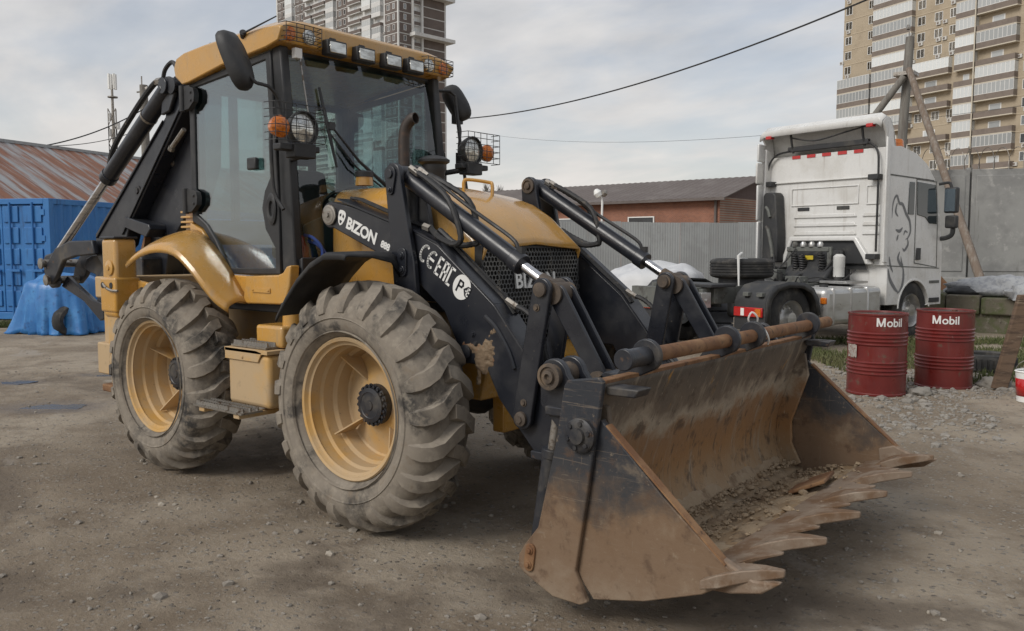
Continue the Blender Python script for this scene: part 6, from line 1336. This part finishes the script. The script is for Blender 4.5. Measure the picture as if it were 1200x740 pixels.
for a, b in (((-.5,.40,1.0),(-.35,.75,1.45)),((-.55,-.2,.98),(-.3,-.55,1.5)),((-.7,.6,1.05),(-.45,.2,1.55)),((-.6,-.5,.95),(-.35,-.9,1.2))):
    m_ = (V(a)+V(b))/2+V((-.08,0,-.1)); mb.tube(spl([a,m_,b],6), .014, 5)
for k in range(14):
    q = random.Random(k); a = V((q.uniform(-1.6,-.2), q.uniform(-.5,.5), q.uniform(.9,1.05))); b = a+V((q.uniform(-.6,.6), q.uniform(-.5,.5), q.uniform(-.05,.25))); mb.tube(spl([a,(a+b)/2+V((0,0,q.uniform(-.12,.12))),b],5), q.choice((.010,.016,.022)), 5)
mb.build('air_line', M['hose'], TK)
for k, (x, y, z, sx, sy, sz) in enumerate(((-1.3,.3,1.0,.3,.25,.16),(-.95,-.2,1.02,.22,.3,.14),(-1.75,0,.98,.2,.4,.12),(-.75,.35,1.08,.24,.16,.22),(-3.6,-.55,.80,.2,.14,.22),(-3.6,.3,1.0,.22,.2,.08))):
    mb = MB(); mb.box((x-sx/2,y-sy/2,z-sz/2),(x+sx/2,y+sy/2,z+sz/2)); bolt(mb, (x,y-sy/2,z), (0,-1,0), .02, .02); mb.build('valve_block', M['frame_grey'] if k % 2 else M['alu'], TK, .015)
for x in (-3.55,-3.3,-2.0,-1.7):
    mb = MB(); mb.box((x,-.50,.74),(x+.10,-.422,.96)); bolt(mb, (x+.05,-.50,.80), (0,-1,0), .018,.018); bolt(mb, (x+.05,-.50,.90), (0,-1,0), .018,.018); mb.build('frame_bracket', M['frame_grey'], TK, .006)
mb = MB(); mb.box((-.75,-1.0,.98),(-.15,-.50,1.02)); mb.build('catwalk', M['alu'], TK, .004)
# ================================================================ DRUMS AND YARD CLUTTER
M['drumred'] = mat('red_drum_paint', (.145,.018,.015), [((.12,.012,.011), 3, .45, .65), ((.11,.06,.04), 9, .58, .70, .85), ((.10,.05,.035), (16,16,1.4), .60, .72, .8, .6), ((.34,.28,.24), 26, .66, .75, .8, .6)], rough=.36, coat=.15, bump=.08, bsc=15)
M['drumdark'] = mat('drum_top', (.035,.022,.02), [((.13,.06,.04), 6, .48, .66)], rough=.5)
def drum(x, d, rz, label, dent):
    p = plan(x, d); T = thing('oil_drum', label, 'drum', (p.x, p.y, gh(p.x, p.y)), rz, 'red oil drums beside the truck')
    r = .298; pr = [(r-.012,.0),(r+.006,.004),(r+.006,.022),(r,.03)]
    for zc in (.24,.30,.36,.56,.62,.68) if False else (.235,.275,.315,.355,.545,.585,.625,.665): pr += [(r,zc-.014),(r+.010,zc-.004),(r+.010,zc+.004),(r,zc+.014)]
    pr += [(r,.85),(r+.007,.858),(r+.007,.876),(r-.008,.876),(r-.012,.858)]
    mb = MB(); mb.lathe(pr, n=64)
    nv = []
    for a, b, c in mb.v:
        th = math.atan2(b, a); k = 0
        for (t0, z0, s_, am) in dent: k += am*math.exp(-(((th-t0+math.pi) % (2*math.pi)-math.pi)/.35)**2-((c-z0)/s_)**2)
        q = 1-k; nv.append((a*q, b*q, c))
    mb.v = nv; B = mb.build('barrel', M['drumred'], T, ang=25)
    mb = MB(); mb.lathe([(r-.010,.858),(r-.014,.852),(0,.852)], n=48); mb.lathe([(.03,.852),(.03,.868),(0,.868)], (.18,.05,0), n=12); mb.build('lid', M['drumdark'], T)
    mb = MB(); mb.lathe([(r-.012,.001),(0,.001)], n=40); mb.build('base', M['drumdark'], T)
    return T
def drum_text(T, s, ang, z, size, r=.2995, m='white_letter'):
    tb = text_mb(s[1:], size, .0008, .0018, .98); mw = size*.78; tb.v = [(a+mw, b, c) for a, b, c in tb.v]
    st_ = size*.135; hM = size*.73; wM = size*.70
    for q in ([(0,0),(st_,0),(st_,hM),(0,hM)], [(wM-st_,0),(wM,0),(wM,hM),(wM-st_,hM)], [(st_*.0,hM),(st_*1.15,hM),(wM/2+st_*.45,0),(wM/2-st_*.45,0)], [(wM-st_*1.15,hM),(wM,hM),(wM/2+st_*.45,0),(wM/2-st_*.45,0)]): tb.prism(q, -.0008, .0008, 'z')
    w = max(v[0] for v in tb.v); o = []
    # subdivide along x by wrapping round the barrel
    for a, b, c in tb.v: th = ang + (a-w/2)/r; o.append(((r+c)*math.cos(th), (r+c)*math.sin(th), z+b))
    tb.v = o; return tb.build('lettering', M[m], T)
D1 = drum(3.955, 8.84+.29, 0, 'red oil drum nearer the bucket, with a pale torn label on its side', [(-1.9,.45,.09,.09),(-1.1,.5,.06,.05),(-2.2,.2,.05,.03)])
D2 = drum(4.93, 9.32+.29, 1.0, 'red oil drum further right, cleaner sided and dirty at its foot', [(-2.6,.15,.1,.03),(-1.2+1.0,.45,.07,.03)])
def face_ang(T): d = V(VIEW)-V(T.location); return math.atan2(d.y, d.x)-T.rotation_euler.z
drum_text(D1, 'Mobil', face_ang(D1)+.42, .745, .125); drum_text(D2, 'Mobil', face_ang(D2)+.02, .735, .125)
def label_patch(T, a0, a1, z0, z1, m, r=.3015):
    mb = MB(); n = 12; rnd = random.Random(3)
    mb.grid([[(r*math.cos(a0+(a1-a0)*k/n), r*math.sin(a0+(a1-a0)*k/n), z0+rnd.uniform(-.008,.008)) for k in range(n+1)], [(r*math.cos(a0+(a1-a0)*k/n), r*math.sin(a0+(a1-a0)*k/n), z1+rnd.uniform(-.008,.008)) for k in range(n+1)]]); return mb.build('torn_label', m, T)
label_patch(D1, face_ang(D1)-1.25, face_ang(D1)-.72, .40, .54, mat('faded_label', (.34,.31,.28), [((.20,.08,.06), 30, .5, .6), ((.5,.47,.42), 12, .55, .65)], rough=.8))
# ---- tarpaulins
def drape(name, label, cat, x, d, rz, w, l, h, m, seed, flare=.35, group=None, top=.55, fold=.07):
    p = plan(x, d); o_ = []; nA, nR = 96, 22; rows = []
    for j in range(nR+1):
        t = j/nR; row = []
        for k in range(nA):
            a = 2*math.pi*k/nA; q = 3.0; sq = (abs(math.cos(a))**q+abs(math.sin(a))**q)**(-1/q)
            if t < .5: rr = t/.5*.9; zz = h*(1-.16*(rr)**2.5) + .07*h*noise.noise(V((rr*math.cos(a)*2.2, rr*math.sin(a)*2.2, seed)))
            else: s_ = (t-.5)/.5; rr = .9+.1*math.sin(min(s_*1.5,1)*math.pi/2)+flare*s_**2*.5; zz = h*(.84*(1-s_)**1.0)
            f = fold*max(0, (t-.42))/.58; rip = f*(2.2*noise.noise(V((math.cos(a)*2.6, math.sin(a)*2.6, seed+t*.8))) + 1.2*noise.noise(V((math.cos(a)*7, math.sin(a)*7, seed*2+t*1.5))))
            rr2 = rr*sq*(1+rip); z_ = max(zz + .10*h*noise.noise(V((math.cos(a)*2.2*rr, math.sin(a)*2.2*rr, seed*3))), .012 + .03*abs(noise.noise(V((a*4, 1, seed)))) if t > .97 else -1)
            row.append((rr2*w/2*math.cos(a), rr2*l/2*math.sin(a), z_))
        rows.append(row)
    mb = MB(); mb.grid(rows, closed=True); ob = mb.build(name, m, loc=(p.x, p.y, 0), solid=.006, ang=60); ob.rotation_euler.z = rz; return tag(ob, label, cat, group)
M['bluetarp'] = mat('blue_tarpaulin', (.03,.16,.42), [((.05,.22,.50), 4, .45, .65), ((.02,.09,.25), 9, .55, .7)], rough=.4, bump=.25, bsc=14, bdist=.02)
drape('blue_tarpaulin', 'crumpled blue tarpaulin thrown over equipment beside the container', 'tarpaulin', -8.25, 15.6, .5, 1.30, 1.15, 1.08, M['bluetarp'], 1.3, .25, None, fold=.16)
mb = MB(); p = plan(-7.95, 15.12); pr = [(.16,-.09),(.24,-.10),(.27,-.07),(.28,0),(.27,.07),(.24,.10),(.16,.09)]; mb.lathe(pr, (p.x,p.y,.26), RGT*.9+FWD*-.4, 24); tag(mb.build('cart_tyre', M['truckrub']), 'small black tyre poking out from under the blue tarpaulin', 'tyre')
M['whitetarp'] = mat('white_tarpaulin', (.56,.57,.58), [((.45,.46,.48), 3, .45, .66)], rough=.6, bump=.25, bsc=10, bdist=.02)
drape('white_tarpaulin', 'white tarpaulin covering a heap between the loader wheel and the truck', 'tarpaulin', 2.9, 17.0, .3, 2.0, 2.0, 1.22, M['whitetarp'], 4.1, .2, None, fold=.05)
mb = MB(); p = plan(3.55, 15.2); T = thing('covered_crate', 'low grey crate standing against the white tarpaulin heap', 'crate', (p.x,p.y,0), .6)
for k in range(4): mbk = MB(); mbk.box((-.35,-.45,.05+k*.21),(.35,.45,.05+k*.21+.19)); mbk.build('board', mat('grey_board', (.10,.11,.13), rough=.8) if k == 0 else bpy.data.materials['grey_board'], T, .008)
# ---- blankets and sacks on the ledge
M['quilt'] = mat('grey_quilt', (.36,.37,.38), [((.27,.28,.30), (14,14,14), .45, .6)], rough=.9, bump=.5, bsc=30, bdist=.02)
def lump(name, label, cat, pos, size, rz, m, seed, amp=.16):
    mb = MB(); nA, nR = 40, 14; rows = []
    for j in range(nR+1):
        ph = math.pi*(.02+.96*j/nR)-math.pi/2; row = []
        for k in range(nA):
            a = 2*math.pi*k/nA; v = V((math.cos(ph)*math.cos(a), math.cos(ph)*math.sin(a), math.sin(ph))); q = 1+amp*noise.fractal(v*1.8+V((seed,seed*2,0)), 1, 2, 5)
            row.append((v.x*size[0]*q, v.y*size[1]*q, max(-size[2]*.55, v.z*size[2]*q)))
        rows.append(row)
    mb.grid(rows, closed=True); mb.f += [list(range(nA)), list(range(nR*nA, (nR+1)*nA))]; mb.mi += [0,0]
    o = mb.build(name, m, loc=pos, ang=70); o.rotation_euler.z = rz; return tag(o, label, cat)
aR = frame_of(None, (plan(10.6,13.8)-plan(7.45,16.6)).normalized())
lump('folded_quilt', 'pale grey quilted blanket heaped on the mossy ledge, the larger one', 'blanket', plan(9.25,15.9,.80), (.95,.55,.24), aR, M['quilt'], 1.0, .30)
lump('folded_quilt', 'smaller grey blanket slumped over the front of the mossy ledge', 'blanket', plan(9.35,14.95,.74), (.55,.36,.22), aR+.3, M['quilt'], 5.0, .34)
lump('dark_sack', 'dark sack lying left of the grey blankets on the ledge', 'sack', plan(8.6,16.0,.74), (.36,.26,.11), aR, M['plastic'], 8.0)
p = plan(8.75,17.2,.0); mb = MB(); mb.add([(-.55,0,.62),(.35,.1,.62),(.0,.25,1.06),(-.55,.04,.62),(.35,.14,.62),(.0,.29,1.06)], [(0,1,2),(5,4,3),(0,3,4,1),(1,4,5,2),(2,5,3,0)]); o = mb.build('rusty_sheet', M['rust'], loc=(p.x,p.y,0)); o.rotation_euler.z = _yaw; tag(o, 'triangular piece of rusty sheet leaning on the concrete wall beside the truck', 'sheet')
# ---- old tyre in the grass, plank, bucket
def flat_tyre(name, label, x, d, r, w, tilt=0):
    p = plan(x, d); pr = [(r*.62,-w*.42),(r*.80,-w*.5),(r*.95,-w*.45),(r,-w*.28),(r,w*.28),(r*.95,w*.45),(r*.80,w*.5),(r*.62,w*.42)]; mb = MB(); mb.lathe(pr, ax=(0,0,1), n=36, closed=True)
    for k in range(36): a = 2*math.pi*k/36; mb.obox((r*1.0*math.cos(a), r*1.0*math.sin(a), 0), (.03,.035,w*.6), Matrix.Rotation(a,3,'Z'))
    o = mb.build(name, M['truckrub'], loc=(p.x,p.y,gh(p.x,p.y)+w*.48)); o.rotation_euler = (tilt,0,0); return tag(o, label, 'tyre')
flat_tyre('old_tyre', 'old black tyre lying flat in the grass right of the drums', 6.05, 10.75, .34, .24)
M['wood'] = mat('rotten_wood', (.13,.085,.055), [((.07,.045,.03), (3,3,20), .45, .62), ((.22,.17,.12), (4,4,26), .56, .72)], rough=.92, bump=.6, bsc=40, bdist=.01)
D = 9.3; a_, b_ = plan((1177-600)/994*D, D, .02), plan((1213-600)/994*D, D+.15, 1.05)
mb = MB(); dd = (b_-a_); sd_ = RGT*.10
def quadbar(mb, a, b, u, v): mb.add([a-u-v,a+u-v,a+u+v,a-u+v,b-u-v,b+u-v,b+u+v,b-u+v], [(0,3,2,1),(4,5,6,7),(0,1,5,4),(1,2,6,5),(2,3,7,6),(3,0,4,7)])
quadbar(mb, a_, b_, RGT*.085, FWD*.03); tag(mb.build('wooden_plank', M['wood'], None, .01), 'rough brown wooden plank leaning at the right edge of the picture', 'plank')
D = 8.6; p = plan((1214-600)/994*D, D); T = thing('paint_bucket', 'red and white paint bucket cut by the right edge of the picture', 'bucket', (p.x,p.y,gh(p.x,p.y)))
mb = MB(); mb.lathe([(0,.0),(.12,.0),(.14,.30),(.15,.31),(.14,.32),(.13,.31)], n=28); mb.build('pail', M['wwhite'], T)
mb = MB(); mb.lathe([(.126,.06),(.138,.24)], n=28); mb.build('label_band', M['redlens'], T, solid=.002)
mb = MB(); mb.tube([(.14*math.cos(t/10*math.pi), 0, .30+.13*math.sin(t/10*math.pi)) for t in range(11)], .004, 5); mb.build('handle', M['steel'], T)
# broken concrete lumps by the drums
rnd = random.Random(8)
M['lump'] = mat('concrete_rubble', (.24,.225,.20), [((.15,.14,.12), 6, .45, .65)], rough=.95, bump=.4, bsc=40)
for i, (x, d, r_, lb) in enumerate(((4.38,9.0,.10,'pale concrete lump lying between the two drums'),(5.45,9.5,.13,'grey rubble lump right of the second drum'),(5.6,8.6,.09,'small reddish grey lump on the gravel in front of the second drum'),(5.75,9.05,.15,'largest dark rubble lump on the gravel near the leaning plank'))):
    lump('rubble_lump', lb, 'rubble', plan(x, d, r_*.25), (r_*1.3, r_, r_*.6), rnd.uniform(0,3), M['lump'], i*3.1, .35)
